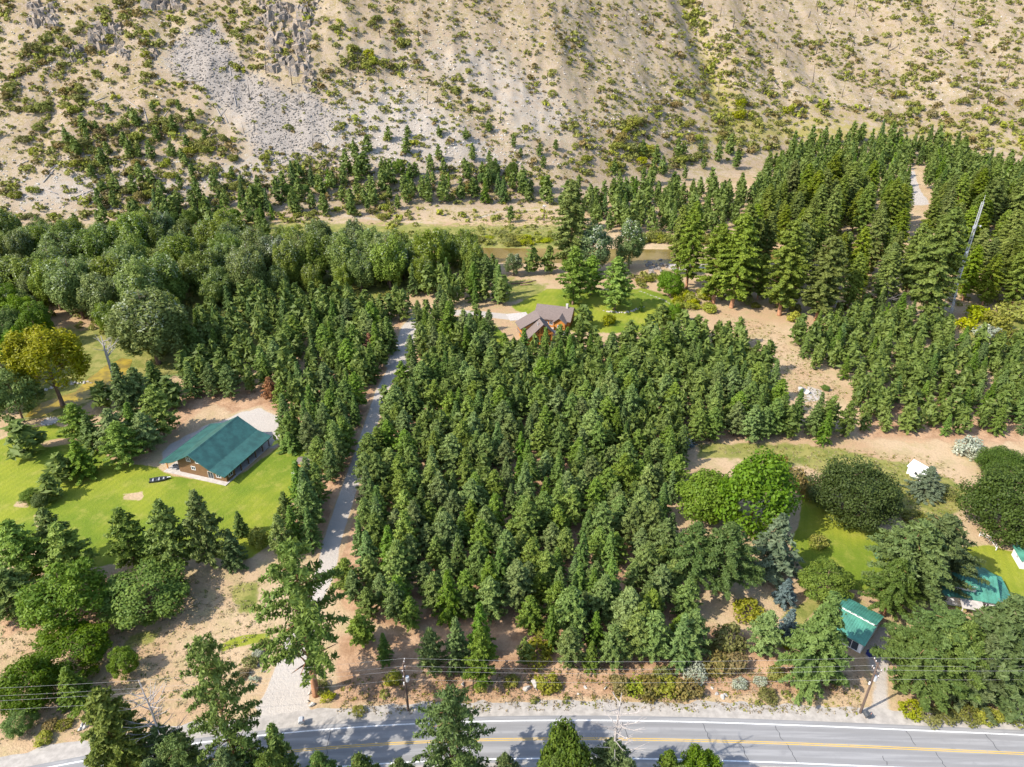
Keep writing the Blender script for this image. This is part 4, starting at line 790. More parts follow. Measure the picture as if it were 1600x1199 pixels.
boulder(836, 1070, 14, 'biggest white boulder on the roadside bank'); boulder(822, 1077, 9, 'white boulder touching the biggest one on the bank'); boulder(723, 1070, 6, 'white stone on the bank near the road thicket')
for u, v, s in ((915, 1075, 6), (947, 1075, 6), (904, 1085, 5), (1120, 1085, 7), (1128, 1090, 6), (1134, 1086, 6), (1112, 1075, 5)): boulder(u, v, s, 'pale stone on the bare bank near the reddish thicket', 'rockl', 'pale stones by the thicket')
for u, v, s in ((125, 1140, 7), (133, 1136, 8), (138, 1130, 7), (128, 1134, 6)): boulder(u, v, s, 'white rock in the little pile beside the bend of the road', 'rockl', 'rock pile at the bend')
for u, v, s in ((398, 1020, 7), (404, 1040, 6), (388, 1052, 6), (410, 1050, 5), (384, 1030, 6), (416, 1036, 6), (376, 1048, 5)): boulder(u, v, s, 'stone of the planted rockery left of the driveway mouth', 'rock', 'rockery stones')
for u, v, s in ((484, 1084, 7), (486, 1103, 8), (481, 1096, 5)): boulder(u, v, s, 'edging stone at the driveway mouth under the huge pine', 'rockl', 'driveway edging stones')
for i in range(34): boulder(R.uniform(1006, 1042), R.uniform(409, 428), R.uniform(4, 8), 'dark grey river stone in the heap beside the sandbar', 'rock', 'river stones')
for i in range(22): t = i / 21; boulder(944 + 62 * t + R.uniform(-1, 1), 486 + 6 * sin(t * 3.1) - 6 * t + R.uniform(-1, 1), R.uniform(2.5, 4), 'pale edging stone of the curved lawn bed', 'rockl', 'lawn edging stones')
for i in range(26): t = i / 25; boulder(42 + 100 * t + R.uniform(-2, 2), 626 - 26 * t - 10 * sin(t * 3) + R.uniform(-2, 2), R.uniform(3, 5), 'pale bank stone along the yellow creek', 'rockl', 'creek bank stones')
boulder(1254, 612, 16, 'pale flat boulder in the dirt clearing')

# ------------------------------------------------------------------ dead trunks and logs
def dead_tree(name, x, y, z, h, r, seed, mat, limbs, label, cat, group=None, lean=(0, 0), reach=.16, lo=.35):
    rr = random.Random(seed); root = empty(name, (x, y, z - .1), rr.random() * 6, label, cat, group); root.rotation_euler[0], root.rotation_euler[1] = lean
    MB().tube([(0, 0, -.3), (rr.uniform(-.1, .1), 0, h * .4), (rr.uniform(-.2, .2), .1, h * .75), (rr.uniform(-.3, .3), 0, h)], [r, r * .75, r * .45, r * .12], 6).build('trunk', M[mat], root, True)
    for i in range(limbs):
        zz = h * rr.uniform(lo, .93); a = rr.random() * 6.28; L = h * reach * rr.uniform(.5, 1.2) * (1.25 - zz / h * .7)
        b = MB().tube([(0, 0, zz), (cos(a) * L * .6, sin(a) * L * .6, zz + L * .25), (cos(a) * L, sin(a) * L, zz + L * .6)], [r * .25, r * .14, .015], 4)
        for k in range(2):
            a2 = a + rr.uniform(-.8, .8); b.tube([(cos(a) * L * .6, sin(a) * L * .6, zz + L * .25), (cos(a) * L * .6 + cos(a2) * L * .35, sin(a) * L * .6 + sin(a2) * L * .35, zz + L * .5)], [r * .1, .012], 3)
        b.build('branch', M[mat], root)
    return root
x, y = G(182, 604); dead_tree('dead_snag', x, y, 0, solve_h(x, y, 0, 524), .62, 3, 'barkg', 13, 'grey forked dead snag standing at the yellow creek', 'dead tree', None, (0, 0), .34, .5)
for k, (u, vb, vt, lab) in enumerate(((255, 1235, 1062, 'bare grey branched dead topped tree at the roadside'), (958, 1262, 1082, 'thin dead topped tree with bare branches over the road'))):
    x, y = G(u + (800 - u) * .05, vb); h = solve_h(x, y, 0, vt); rt = dead_tree('dead_topped_tree', x, y, 0, h, .34, 30 + k, 'barkg', 46, lab, 'dead tree', None, (0, 0), .19, .3)
    pr = PROTO['bigpine']; c = mobj('crown', pr['v'][k][0], None, rt); c.scale = (8.5 / pr['w'], 8.5 / pr['w'], h * .62 / pr['h'])
x, y = G(1300, 500); dead_tree('dead_snag', x, y, 0, 15, .35, 8, 'barkg', 16, 'grey dead snag in front of the old grove by the clearing', 'dead tree', None, (0, 0), .2, .2)
x, y = G(1382, 480); dead_tree('dead_snag', x, y, 0, 13, .4, 9, 'barkg', 40, 'bleached dead tree with tangled branches behind the thick stand', 'dead tree', None, (0, 0), .42, .2)
for i in range(70):
    u = R.uniform(1040, 1610) if i < 48 else R.uniform(380, 1040); v = R.uniform(6, 165) if i < 48 else R.uniform(30, 230); X, Y, Z, ok = (a[0] for a in Gt([u], [v])); h = R.uniform(6, 15)
    dead_tree('burnt_snag', X, Y, Z, h, R.uniform(.2, .32), 100 + i, 'burnt', 3, ('tall' if h > 11 else 'short') + ' charred bare trunk standing on the ' + ('slope past the green gully' if i < 48 else 'stony slope near the scree'), 'dead tree', 'charred trunks on the hillside', (R.uniform(-.16, .16), R.uniform(-.16, .16)), .07)
def log(u, v, ang, L, mat, lab, grp):
    X, Y, Z, _ = (a[0] for a in Gt([u], [v])); dx, dy = cos(ang) * L / 2, sin(ang) * L / 2
    a = (-dx, -dy, float(height(X - dx, Y - dy)) - Z + .25); b = (dx, dy, float(height(X + dx, Y + dy)) - Z + .25)
    tag(MB().tube([a, ((a[0] + b[0]) / 2, (a[1] + b[1]) / 2, (a[2] + b[2]) / 2), b], [.3, .24, .12], 6).build('fallen_log', M[mat], None, True, loc=(X, Y, Z)), lab, 'log', grp)
for i in range(34): log(R.uniform(1080, 1600), R.uniform(8, 150), R.uniform(0, 3.1), R.uniform(6, 16), 'burnt', 'charred fallen log on the slope past the green gully', 'charred fallen logs')
for i in range(38): log(R.uniform(20, 520), R.uniform(100, 320), R.uniform(0, 3.1), R.uniform(6, 15), 'barkg', 'bleached grey fallen log on the slope around the scree', 'bleached fallen logs')
for u, v, a_, L in ((815, 443, .25, 9), (828, 441, .5, 6), (822, 446, .1, 5)): log(u, v, a_, L, 'bark', 'brown driftwood log on the sandy bank behind the log house', 'driftwood logs')

# ------------------------------------------------------------------ buildings
def window(parent, x, y, z, w, h, face='-y', frame='white', name='window'):
    """a framed window lying on a wall: frame proud of the wall, glass set inside, one mullion"""
    f = MB(); t = .12
    def bx(a0, z0, a1, z1, d0, d1):
        if face == '-y': f2.box(x + a0, y - d1, z + z0, x + a1, y - d0, z + z1)
        elif face == '+x': f2.box(x + d0, y + a0, z + z0, x + d1, y + a1, z + z1)
        elif face == '-x': f2.box(x - d1, y + a0, z + z0, x - d0, y + a1, z + z1)
    f2 = f
    bx(-w / 2, 0, -w / 2 + t, h, .0, .08); bx(w / 2 - t, 0, w / 2, h, .0, .08); bx(-w / 2 + t, 0, w / 2 - t, t, .0, .08); bx(-w / 2 + t, h - t, w / 2 - t, h, .0, .08); bx(-.04, t, .04, h - t, .0, .07)
    fo = f.build(name, M[frame], parent)
    f2 = MB(); bx(-w / 2 + t, t, w / 2 - t, h - t, .01, .03); f2.build('pane', M['glass'], fo); return fo

# barn house with green metal roof
a0 = Vector(G(258, 736)); b0 = Vector(G(354, 758)); mid = (a0 + b0) / 2; rz = atan2(b0.y - a0.y, b0.x - a0.x)
bh = empty('barn_house', (mid.x, mid.y, 0), rz, 'brown barn house with broad green metal roof and side porches on the lawn', 'house')
MB().box(-9.5, -.4, .0, 9.5, 18.7, .16).build('slab', M['conc'], bh)
prof = [(-5.4, .165), (5.5, .165), (5.5, 3.7), (0.05, 6.95), (-5.4, 3.7)]
MB().prism_y(prof, .9, 17.9).build('wall', M['sidingb'], bh)
MB().prism_y([(5.53, .165), (9.0, .165), (9.0, 2.62), (5.53, 3.55)], .9, 4.2).build('wall', M['sidingb'], bh)
rf = MB()
for s in (-1, 1):
    q = [(0, 7.25), (s * 5.6, 3.98), (s * 9.8, 2.85), (s * 9.8, 2.67), (s * 5.6, 3.78), (0, 7.03)]; rf.prism_y(q if s > 0 else q[::-1], -.6, 19.0)
ro = rf.build('roof', M['roofg'], bh)
MB().prism_y([(-.35, 7.09), (0, 7.32), (.35, 7.09), (0, 7.26)], -.62, 19.02).build('ridge_cap', M['roofg'], ro)
for s in (-1, 1):
    MB().prism_y([(s * 9.8, 2.87), (s * 9.9, 2.87), (s * 9.9, 2.62), (s * 9.8, 2.62)], -.62, 19.02).build('gutter', M['roofg'], ro)
for yy in (1.0, 5.4, 9.8, 14.2, 18.0): MB().box(-9.4, yy - .11, .165, -9.18, yy + .11, 2.66).build('post', M['log'], bh)
for yy in (6.2, 9.2, 12.2, 15.2, 18.0): MB().box(9.18, yy - .11, .165, 9.4, yy + .11, 2.66).build('post', M['post'], bh)
for (x, z, w, h) in ((-1.75, 4.0, 1.25, 1.25), (.95, 4.0, 1.25, 1.25), (-.75, 1.7, 1.3, 1.1), (6.7, 1.0, 1.5, 1.3)): window(bh, x, .9, z, w, h)
window(bh, 4.3, .9, .2, 1.7, 2.1, '-y', 'conc', 'glass_door'); window(bh, 9.0, 2.5, 1.0, 1.5, 1.2, '+x')
for yy in (6.5, 10.5, 14.5): window(bh, 5.5, yy, .9, 1.5, 1.3, '+x')
t = empty('patio_table', (0, 0, 0), 0, 'grey patio table with benches under the barn house porch', 'table'); t.location = bh.matrix_basis @ Vector((-7.4, 1.9, .165)); t.rotation_euler = (0, 0, rz)
MB().box(-.9, -.45, .68, .9, .45, .75).build('tabletop', M['steel'], t)
for sx in (-.75, .75): MB().box(sx - .05, -.35, 0, sx + .05, .35, .68).build('leg', M['steel'], t)
for sy in (-.8, .8): MB().box(-.85, sy - .15, .38, .85, sy + .15, .44).box(-.7, sy - .1, 0, -.6, sy + .1, .38).box(.6, sy - .1, 0, .7, sy + .1, .38).build('bench', M['steel'], t)

# boat on the lawn
x, y = G(249, 751); bt = empty('rowing_boat', (x, y, 0), rz + .62, 'small dark flat bottomed boat lying on the lawn by the barn house', 'boat')
secs = [(-2.3, .75, .1), (-1.0, .85, .05), (.6, .8, .05), (1.7, .5, .15), (2.4, .12, .35)]; hb = MB()
for sx, w, zb in secs: hb.v += [(sx, -w, .62), (sx, -w * .8, zb), (sx, w * .8, zb), (sx, w, .62), (sx, w - .08, .62), (sx, w * .8 - .06, zb + .07), (sx, -w * .8 + .06, zb + .07), (sx, -w + .08, .62)]
for i in range(len(secs) - 1):
    for k in range(8): hb.f.append((i * 8 + k, i * 8 + (k + 1) % 8, (i + 1) * 8 + (k + 1) % 8, (i + 1) * 8 + k))
hb.f += [tuple(range(8)), tuple(range(39, 31, -1))]; hb.build('hull', M['dark'], bt)
for sx in (-1.4, 0.0, 1.1): MB().box(sx - .14, -.6, .44, sx + .14, .6, .49).build('seat', M['steel'], bt)
MB().box(1.9, -.12, .5, 2.75, .12, .62).build('trailer_tongue', M['white'], bt)

# small shed
x, y = G(479, 731); ss = empty('garden_shed', (x, y, 0), -.25, 'small shed with brownish roof and orange wall by the driveway', 'shed')
MB().box(-1.7, -1.3, 0, 1.7, 1.3, 2.1).build('wall', M['log'], ss); MB().box(-2.6, -3.2, 0, 2.0, -1.32, .08).build('slab', M['conc'], ss)
r_ = MB().slab((-2.0, -1.6, 2.12), (2.0, -1.6, 2.12), (2.0, .02, 2.9), (-2.0, .02, 2.9), .1).slab((2.0, 1.6, 2.12), (-2.0, 1.6, 2.12), (-2.0, -.02, 2.9), (2.0, -.02, 2.9), .1); r_.build('roof', M['rooft'], ss)
window(ss, .2, -1.3, .1, .9, 1.8, '-y', 'white', 'door')

# stone fire ring
x, y = G(78, 659); fr = empty('fire_ring', (x, y, 0), 0, 'pale stone ring with ash in the shade at the lawn edge', 'fire pit')
MB().tube([(0, 0, .0), (0, 0, .06)], 1.9, 20).build('ash_bed', M['conc'], fr)
me = rocks_mesh('ring_stone', np.zeros((1, 3)), [.38], rg, True)
for i in range(16): mobj('ring_stone', me, M['rockl'], fr, loc=(2.05 * cos(i * .3927), 2.05 * sin(i * .3927), .15), rot=(0, 0, i * 1.3))

# log house
rz2 = radians(14.5)
ax, ay = G(849.5, 507, 8.6); lh = empty('log_house', (ax, ay, 0), rz2, 'honey coloured log house with taupe shingle roofs and timber gable', 'house')
def gable_y(root, x0, xr, x1, ze0, zr, ze1, y0, y1, th=.28, mat='rooft', **k):
    MB().prism_y([(x0, ze0), (xr, zr), (xr, zr - th), (x0, ze0 - th)][::-1], y0, y1).build('roof', M[mat], root, **k); return MB().prism_y([(xr, zr), (x1, ze1), (x1, ze1 - th), (xr, zr - th)][::-1], y0, y1).build('roof', M[mat], root, **k)
MB().prism_y([(-5.6, 0), (3.7, 0), (3.7, 4.75), (0, 8.2), (-5.6, 3.2)], 1.4, 11.2).build('wall', M['log'], lh)
gable_y(lh, -6.4, 0, 4.5, 2.9, 8.6, 4.3, 0, 11.4)
MB().prism_y([(-6.2, 3.0), (-.6, 3.0), (-.6, 7.6), (-6.2, 5.2)], 5.4, 11.0).build('dormer_wall', M['log'], lh)
MB().prism_y([(-7.0, 5.1), (.3, 8.75), (.3, 9.0), (-7.0, 5.35)][::-1], 4.9, 11.6).build('dormer_roof', M['rooft'], lh)
for i in (-3.2, -1.1, 1.1, 3.2): MB().box(i - .17, .25, 0, i + .17, .6, 8.1 - abs(i) * .95).build('timber_post', M['log'], lh)
MB().box(-3.7, .22, 4.4, 3.7, .58, 4.75).build('timber_beam', M['log'], lh)
for s in (-1, 1): MB().tube([(s * .15, .4, 7.7), (s * 2.7, .4, 4.9)], .16, 6).build('timber_brace', M['log'], lh)
for xx in (-2.2, 0, 2.2): window(lh, xx, 1.4, .9, 1.6, 2.6, '-y', 'log')
for xx in (-1.0, 1.0): window(lh, xx, 1.4, 4.9, 1.5, 1.4, '-y', 'log')
wx, wy = G(853, 476, 6.8); wl_ = Matrix.Rotation(-rz2, 3, 'Z') @ Vector((wx - ax, wy - ay, 0)); WK = dict(loc=tuple(wl_), rot=(0, 0, radians(-16.5) - rz2))     # angled right wing, its own frame
MB().prism_x([(-4.6, 0), (4.6, 0), (4.6, 3.7), (0, 6.4), (-4.6, 3.7)], -2.6, 9.9).build('wall', M['log'], lh, **WK)
MB().slab((-3.4, -5.4, 3.4), (10.6, -5.4, 3.4), (10.6, .05, 6.8), (-3.4, .05, 6.8), .28).build('roof', M['rooft'], lh, **WK)
MB().slab((10.6, 5.4, 3.4), (-3.4, 5.4, 3.4), (-3.4, -.0, 6.8), (10.6, -.0, 6.8), .28).build('roof', M['rooft'], lh, **WK)
MB().prism_y([(4.8, 0), (8.8, 0), (8.8, 3.2), (6.8, 4.6), (4.8, 3.2)], -7.0, -4.7).build('wall', M['log'], lh, **WK)
gable_y(lh, 4.2, 6.8, 9.4, 3.2, 5.3, 3.2, -7.6, -2.6, .22, **WK)
MB().box(-1.0, -9.6, 0, 9.8, -4.7, .12).build('patio', M['conc'], lh, **WK)
MB().box(7.6, -.6, 6.2, 8.4, .3, 8.0).build('chimney', M['conc'], lh, **WK)
for xx, yy in ((6.8, -7.0), (1.2, -4.6), (3.2, -4.6)):
    wq = window(lh, xx, yy, 1.0, 1.5, 1.4, '-y', 'white'); wq.location = WK['loc']; wq.rotation_euler = WK['rot']
MB().tube([(-1.4, 2.2, 6.4), (-1.4, 2.2, 8.6)], .14, 8).build('flue', M['steel'], lh)
x, y = G(812, 497); tag(MB().box(-3.4, -3, .0, 4.5, 3.5, .05).build('concrete_apron', M['conc'], None, loc=(x - 1, y + 1, 0), rot=(0, 0, rz2)), 'white concrete apron beside the log house', None, None, 'structure')

# garage with green roof and white clerestory band
c1 = Vector((*G(1308, 925, 3.4), 0)); c2 = Vector((*G(1381.5, 963.5, 3.4), 0)); rzg = atan2(c2.y - c1.y, c2.x - c1.x); L = (c2 - c1).length
gg = empty('garage', (c1.x, c1.y, 0), rzg, 'white walled garage with ribbed green metal roof and clerestory band', 'garage')
D1, D2 = 4.2, 8.9
MB().prism_x([(-.4, 0), (-D2 + .4, 0), (-D2 + .4, 2.5), (-D1 - .05, 3.75), (-D1 - .05, 4.5), (-.4, 3.2)][::-1], .4, L - .4).build('wall', M['white'], gg)
def ribbed(root, p00, p10, p11, p01, mat, n, th=.12):
    """roof plane p00-p10 (eave) to p01-p11 (ridge) with standing ribs"""
    a, b, c, d = (Vector(q) for q in (p00, p10, p11, p01)); o = MB().slab(a, b, c, d, th).build('roof', M[mat], root); m = MB(); up = (b - a).cross(d - a).normalized()
    for i in range(n + 1):
        t = i / n; s0 = a.lerp(b, t); s1 = d.lerp(c, t); e = (b - a).normalized() * .03; pts = [s0 - e, s0 + e, s1 + e, s1 - e]; m.poly(pts + [q + up * .06 for q in pts], [(4, 5, 6, 7), (0, 1, 5, 4), (1, 2, 6, 5), (2, 3, 7, 6), (3, 0, 4, 7)])
    m.build('roof_ribs', M[mat], o); return o
ribbed(gg, (L, 0, 3.4), (0, 0, 3.4), (0, -D1 - .4, 4.75), (L, -D1 - .4, 4.75), 'roofg2', 20)
ribbed(gg, (0, -D2, 2.6), (L, -D2, 2.6), (L, -D1 - .05, 3.95), (0, -D1 - .05, 3.95), 'roofg2', 20)
for i in range(7): window(gg, 1.2 + i * (L - 2.4) / 6, -D1 - .06, 4.0, .7, .5, '-y', 'white')
window(gg, L * .75, -D2 + .4, .05, 2.6, 2.2, '-y', 'white', 'garage_door'); window(gg, L * .35, -D2 + .4, .9, 1.2, 1.1, '-y', 'white')
x, y = G(1359, 1024); bn = empty('wheeled_bin', (x, y, 0), .4, 'dark blue bin with lid standing beside the garage corner', 'bin')
MB().box(-.55, -.45, .08, .55, .45, 1.0).build('body', M['blue'], bn); MB().box(-.6, -.5, 1.0, .6, .5, 1.1).build('lid', M['blue'], bn)
for s in (-.4, .4): MB().tube([(s - .05, .48, .12), (s + .05, .48, .12)], .12, 10).build('wheel', M['dark'], bn)

# green roofed house behind the big pines
hx, hy = G(1512, 926); gh = empty('green_roofed_house', (hx, hy, 0), radians(-14), 'white house with bright green metal roofs and a dormer behind the big pines', 'house')
MB().prism_x([(-4.6, 0), (4.6, 0), (4.6, 2.9), (0, 5.0), (-4.6, 2.9)], -7.5, 3.2).build('wall', M['white'], gh)
ribbed(gh, (-8, -5.2, 2.8), (3.7, -5.2, 2.8), (3.7, 0, 5.3), (-8, 0, 5.3), 'roofg2', 16); ribbed(gh, (3.7, 5.2, 2.8), (-8, 5.2, 2.8), (-8, 0, 5.3), (3.7, 0, 5.3), 'roofg2', 16)
MB().box(-6.0, -3.7, 3.4, -.6, -.6, 4.85).build('dormer_wall', M['white'], gh); ribbed(gh, (-6.4, -4.2, 4.75), (-.2, -4.2, 4.75), (-.2, .1, 5.5), (-6.4, .1, 5.5), 'roofg2', 9)
for i in range(4): window(gh, -5.2 + i * 1.3, -3.7, 4.0, .9, .6)
MB().box(3.22, -4.4, 0, 6.0, 3.4, 2.2).build('wall', M['white'], gh); ribbed(gh, (6.8, -5.4, 2.1), (6.8, 3.9, 2.1), (3.2, 3.9, 3.1), (3.2, -5.4, 3.1), 'roofg2', 12)
MB().slab((-3.6, -7.4, 2.3), (.4, -7.4, 2.3), (.4, -5.2, 2.7), (-3.6, -5.2, 2.7), .1).build('porch_roof', M['conc'], gh)
for px in (-3.4, .2): MB().box(px - .07, -7.3, 0, px + .07, -7.16, 2.25).build('post', M['white'], gh)
for xx in (-6, -1.5, 1.6): window(gh, xx, -4.6, .9, 1.2, 1.2)
tag(MB().box(-.0, -8.2, .0, 6.0, -5.6, .1).build('brick_patio', M['terra'], gh), None)

# white shed, corner shed
x, y = G(1438, 745); ws = empty('white_shed', (x, y, 0), radians(28), 'small white gabled shed on the dry meadow behind a spruce', 'shed')
MB().prism_y([(-1.9, 0), (1.9, 0), (1.9, 2.3), (0, 3.4), (-1.9, 2.3)], -2.6, 2.6).build('wall', M['white'], ws); gable_y(ws, -2.15, 0, 2.15, 2.25, 3.6, 2.25, -2.85, 2.85, .1, 'white'); window(ws, -1.9, .3, 1.1, .7, .7, '-x', 'dark')
x, y = G(1604, 880); cs = empty('corner_shed', (x, y, 0), radians(-12), 'white shed with pale green roof below the round maple', 'shed')
MB().prism_y([(-2.2, 0), (2.2, 0), (2.2, 2.3), (0, 3.2), (-2.2, 2.3)], -2.2, 2.2).build('wall', M['white'], cs); gable_y(cs, -2.6, 0, 2.6, 2.3, 3.5, 2.3, -2.5, 2.5, .1, 'roofg2'); window(cs, -2.2, 0, 1.0, .8, .8, '-x')
x, y = G(1597, 390); rh = empty('red_roofed_house', (x + 3, y, 0), radians(-10), 'house with reddish roof half hidden in the tall grove', 'house')
MB().prism_x([(-4, 0), (4, 0), (4, 2.8), (0, 4.6), (-4, 2.8)], -6, 6).build('wall', M['white'], rh); MB().slab((-6.5, -4.6, 2.7), (6.5, -4.6, 2.7), (6.5, 0, 4.9), (-6.5, 0, 4.9), .15).slab((6.5, 4.6, 2.7), (-6.5, 4.6, 2.7), (-6.5, 0, 4.9), (6.5, 0, 4.9), .15).build('roof', M['terra'], rh); window(rh, 0, -4, 1, 1.4, 1.2)

# lawn table, mail boxes, fence rails
x, y = G(1371, 872); lt = empty('garden_table', (x, y, 0), .5, 'little round green garden table alone on the lawn', 'table')
MB().tube([(0, 0, .7), (0, 0, .76)], .8, 16).build('tabletop', M['roofg2'], lt); MB().tube([(0, 0, 0), (0, 0, .7)], .1, 8).build('pedestal', M['roofg2'], lt); MB().tube([(0, 0, 0), (0, 0, .06)], .42, 12).build('foot', M['roofg2'], lt)
for u, v, lab in ((472, 1132, 'grey mailbox at the mouth of the gravel driveway'), (1353, 1122, 'grey mailbox next to the utility pole at the dirt drive')):
    x, y = G(u, v); mbx = empty('mailbox', (x, y, 0), .2, lab, 'mailbox'); MB().box(-.1, -.1, 0, .1, .1, .7).build('post', M['post'], mbx)
    MB().prism_y([(-.45, .7), (.45, .7), (.45, 1.15), (.25, 1.4), (-.25, 1.4), (-.45, 1.15)], -.5, .5).build('box', M['steel'] if u < 900 else M['dark'], mbx); MB().box(.46, -.3, 1.0, .5, -.22, 1.5).build('flag', M['terra'], mbx)
def rail_fence(pts, lab):
    w = [G(*q) for q in pts]; rt = empty('rail_fence', (*w[0], 0), 0, lab, 'fence'); w = [(a - w[0][0], b - w[0][1]) for a, b in w]
    for a, b in w: MB().box(a - .08, b - .08, 0, a + .08, b + .08, 1.25).build('post', M['white'], rt)
    for (a, b), (c, d) in zip(w, w[1:]):
        for z in (.55, 1.1): MB().tube([(a, b, z), (c, d, z)], .06, 5).build('rail', M['white'], rt)
rail_fence([(1530, 838), (1546, 845), (1556, 860)], 'short white rail fence behind the big pines on the lawn'); rail_fence([(1570, 846), (1588, 851)], 'short white rail fence below the round maple')
rail_fence([(1520, 542), (1532, 542), (1545, 542), (1556, 541)], 'white rail fence in the opening below the tower')

# lattice tower
tx, ty = G(1480, 491); th_ = solve_h(tx, ty, 0, 316); tw = empty('lattice_tower', (tx, ty, 0), .3, 'tall slim grey lattice radio tower with white dishes in the grove', 'tower')
seg = [(0, 2.6), (th_ * .3, .62), (th_, .42)]
def tw_r(z): return float(np.interp(z, [s[0] for s in seg], [s[1] for s in seg]))
for k in range(3):
    a = k * 2.0944; MB().tube([(cos(a) * r_, sin(a) * r_, z) for z, r_ in seg], .11, 6).build('leg', M['steel'], tw)
lat = MB(); zs = list(np.linspace(0, th_ * .3, 7)) + list(np.linspace(th_ * .3, th_, 26))[1:]
for z0_, z1_ in zip(zs, zs[1:]):
    for k in range(3):
        a, b = k * 2.0944, (k + 1) * 2.0944; r0_, r1_ = tw_r(z0_), tw_r(z1_); lat.tube([(cos(a) * r0_, sin(a) * r0_, z0_), (cos(b) * r1_, sin(b) * r1_, z1_)], .05, 4, False); lat.tube([(cos(a) * r1_, sin(a) * r1_, z1_), (cos(b) * r1_, sin(b) * r1_, z1_)], .05, 4, False)
tag(lat.build('lattice', M['steel'], tw), kind='stuff'); MB().tube([(0, 0, th_), (0, 0, th_ + 2.5)], .06, 5).build('antenna', M['steel'], tw)
for z, dx, r_ in ((th_ * .80, -1.3, .85), (th_ * .58, -.9, .6), (th_ * .80, 1.5, .4)):
    d = MB().tube([(dx, -.75, z), (dx, -.6, z), (dx, -.35, z)], [r_, r_ * .8, r_ * .2], 16).build('dish', M['white'], tw); MB().tube([(dx, -.4, z), (0, 0, z)], .06, 5).build('bracket', M['steel'], d)
# nest platform on a pole across the river
nx_, ny_, nz_, _ = (a[0] for a in Gt([850], [346])); npf = empty('nest_pole', (nx_, ny_, nz_), 0, 'pole with a pale nest platform on the grassy far bank', 'pole')
hh = solve_h(nx_, ny_, nz_, 323); MB().tube([(0, 0, -.3), (0, 0, hh)], [.22, .16], 8).build('pole', M['pole'], npf); MB().box(-1, -1, hh, 1, 1, hh + .2).build('platform', M['barkg'], npf)
ns = rocks_mesh('nest', np.stack([rg.normal(size=14) * .45, rg.normal(size=14) * .45, np.full(14, hh + .4)], 1), np.full(14, .55), rg); mobj('nest', ns, M['rockl'], npf)

# ------------------------------------------------------------------ power line
def upole(u, v, vt, lab, trans=True):
    x, y = G(u, v); h = solve_h(x, y, 0, vt); rt = empty('utility_pole', (x, y, 0), 0, lab, 'utility pole'); MB().tube([(0, 0, -.5), (0, 0, h)], [.22, .15], 8).build('pole', M['pole'], rt)
    for z, w in ((h - .5, 1.3), (h - 2.1, 1.1)):
        ca = MB().box(-.09, -w, z - .08, .09, w, z + .08).build('crossarm', M['pole'], rt)
        for s in (-.92, 0.5, .92): MB().tube([(0, s * w, z + .08), (0, s * w, z + .3)], .07, 6).build('insulator', M['white'], ca)
    if trans: MB().tube([(.4, 0, h - 4.2), (.4, 0, h - 3.2)], .32, 10).build('transformer', M['steel'], rt); 
    MB().box(-.35, -.1, h - 5.2, -.16, .1, h - 4.6).build('meter_box', M['white'], rt)
    return x, y, h
pa = upole(638, 1110, 1037, 'dark utility pole with crossarms on the bank before the planted stand'); pb = upole(1344, 1114, 1036, 'utility pole at the mouth of the dirt drive')
xl, yl = pa[0] - 74, float(road_y(pa[0] - 74)) + 12; pc = (xl, yl, 11.5); xr2, yr2 = pb[0] + 62, float(road_y(pb[0] + 62)) + 11; pd = (xr2, yr2, 12)
for q, lab in ((pc, 'utility pole past the bend of the road'), (pd, 'utility pole beyond the large firs')):
    rt = empty('utility_pole', (q[0], q[1], 0), 0, lab, 'utility pole'); MB().tube([(0, 0, -.5), (0, 0, q[2])], [.22, .15], 8).build('pole', M['pole'], rt)
    MB().box(-.09, -1.3, q[2] - .6, .09, 1.3, q[2] - .4).build('crossarm', M['pole'], rt); MB().box(-.09, -1.1, q[2] - 2.2, .09, 1.1, q[2] - 2.0).build('crossarm', M['pole'], rt)
for a, b, nm in ((pc, pa, 'span past the huge driveway pine'), (pa, pb, 'span between the two roadside poles'), (pb, pd, 'span across the large roadside firs')):
    for dy, dz, w in ((-1.2, -.2, 'upper'), (1.2, -.2, 'upper'), (1.0, -1.8, 'middle'), (0.12, -4.0, 'lowest')):
        pts = []
        for i in range(17): t = i / 16; pts.append((a[0] + (b[0] - a[0]) * t, a[1] + (b[1] - a[1]) * t + dy, a[2] + (b[2] - a[2]) * t + dz - 4 * .9 * t * (1 - t)))
        tag(MB().tube(pts, .012, 4).build('power_cable', M['wire']), w + ' power cable of the ' + nm, 'cable', 'power cables ' + nm)

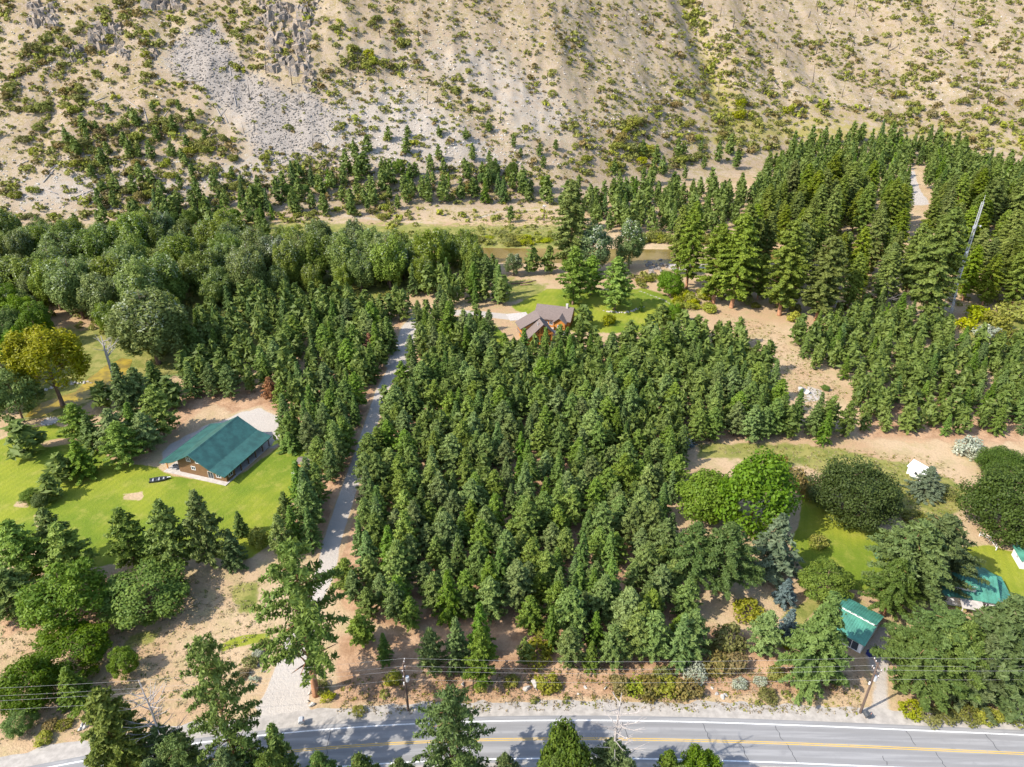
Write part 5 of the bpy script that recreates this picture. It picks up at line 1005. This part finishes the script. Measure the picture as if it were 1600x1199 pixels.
# ------------------------------------------------------------------ tufts of dry grass and weeds
def tufts(name, n, poly, mat, size, lab, seed):
    rng = np.random.default_rng(seed); a = np.array(poly); u = rng.uniform(a[:, 0].min(), a[:, 0].max(), n * 2); v = rng.uniform(a[:, 1].min(), a[:, 1].max(), n * 2); ok = inpoly(u, v, poly); X, Y, Z, hit = Gt(u[ok][:n], v[ok][:n])
    k = 7; Cn = np.repeat(np.stack([X, Y, Z + .1], 1), k, 0) + rng.normal(size=(len(X) * k, 3)) * np.array([.22, .22, .05]); Nn = nrm(rng.normal(size=Cn.shape) * np.array([1, 1, .6]) + np.array([0, 0, .35]))
    V, F = cards(Cn, Nn, size * rng.uniform(.6, 1.4, len(Cn)), rng, 1.8); V[:, 2] = np.maximum(V[:, 2], np.repeat(np.repeat(Z, k), 4) + .01)
    tag(mobj(name, mesh_np(name, V, F, np.repeat(rng.random(len(X)), k)), M[mat]), lab, 'grass', None, 'stuff')
M['drygrass'] = foliage('dry_grass_blades', (.27, .215, .12), (.40, .33, .19)); M['weeds'] = foliage('weeds', (.13, .15, .035), (.26, .25, .07))
for i, pl in enumerate(([(1090, 1045), (1340, 1040), (1345, 1118), (960, 1108), (520, 1118), (540, 1060), (900, 1040)], [(1075, 700), (1240, 695), (1460, 715), (1530, 760), (1490, 850), (1400, 815), (1290, 745), (1200, 720)], [(0, 920), (250, 900), (420, 900), (420, 1000), (330, 1080), (380, 1100), (120, 1150), (0, 1160)], [(700, 330), (870, 335), (870, 380), (740, 385)], [(1130, 490), (1210, 510), (1330, 620), (1260, 640), (1200, 560)])):
    tufts('dry_grass', 900 if i != 3 else 600, pl, 'drygrass', .2, ['dry straw coloured grass on the roadside bank', 'dry grass over the meadow by the white shed', 'dry grass below the barn house pine row', 'dry grass on the far river bank', 'dry grass in the dirt clearing'][i], 60 + i)
    tufts('green_weeds', 420, pl, 'weeds', .24, ['green weeds on the roadside bank', 'green weeds over the meadow by the white shed', 'green weeds below the barn house pine row', 'green weeds on the far river bank', 'green weeds in the dirt clearing'][i], 80 + i)
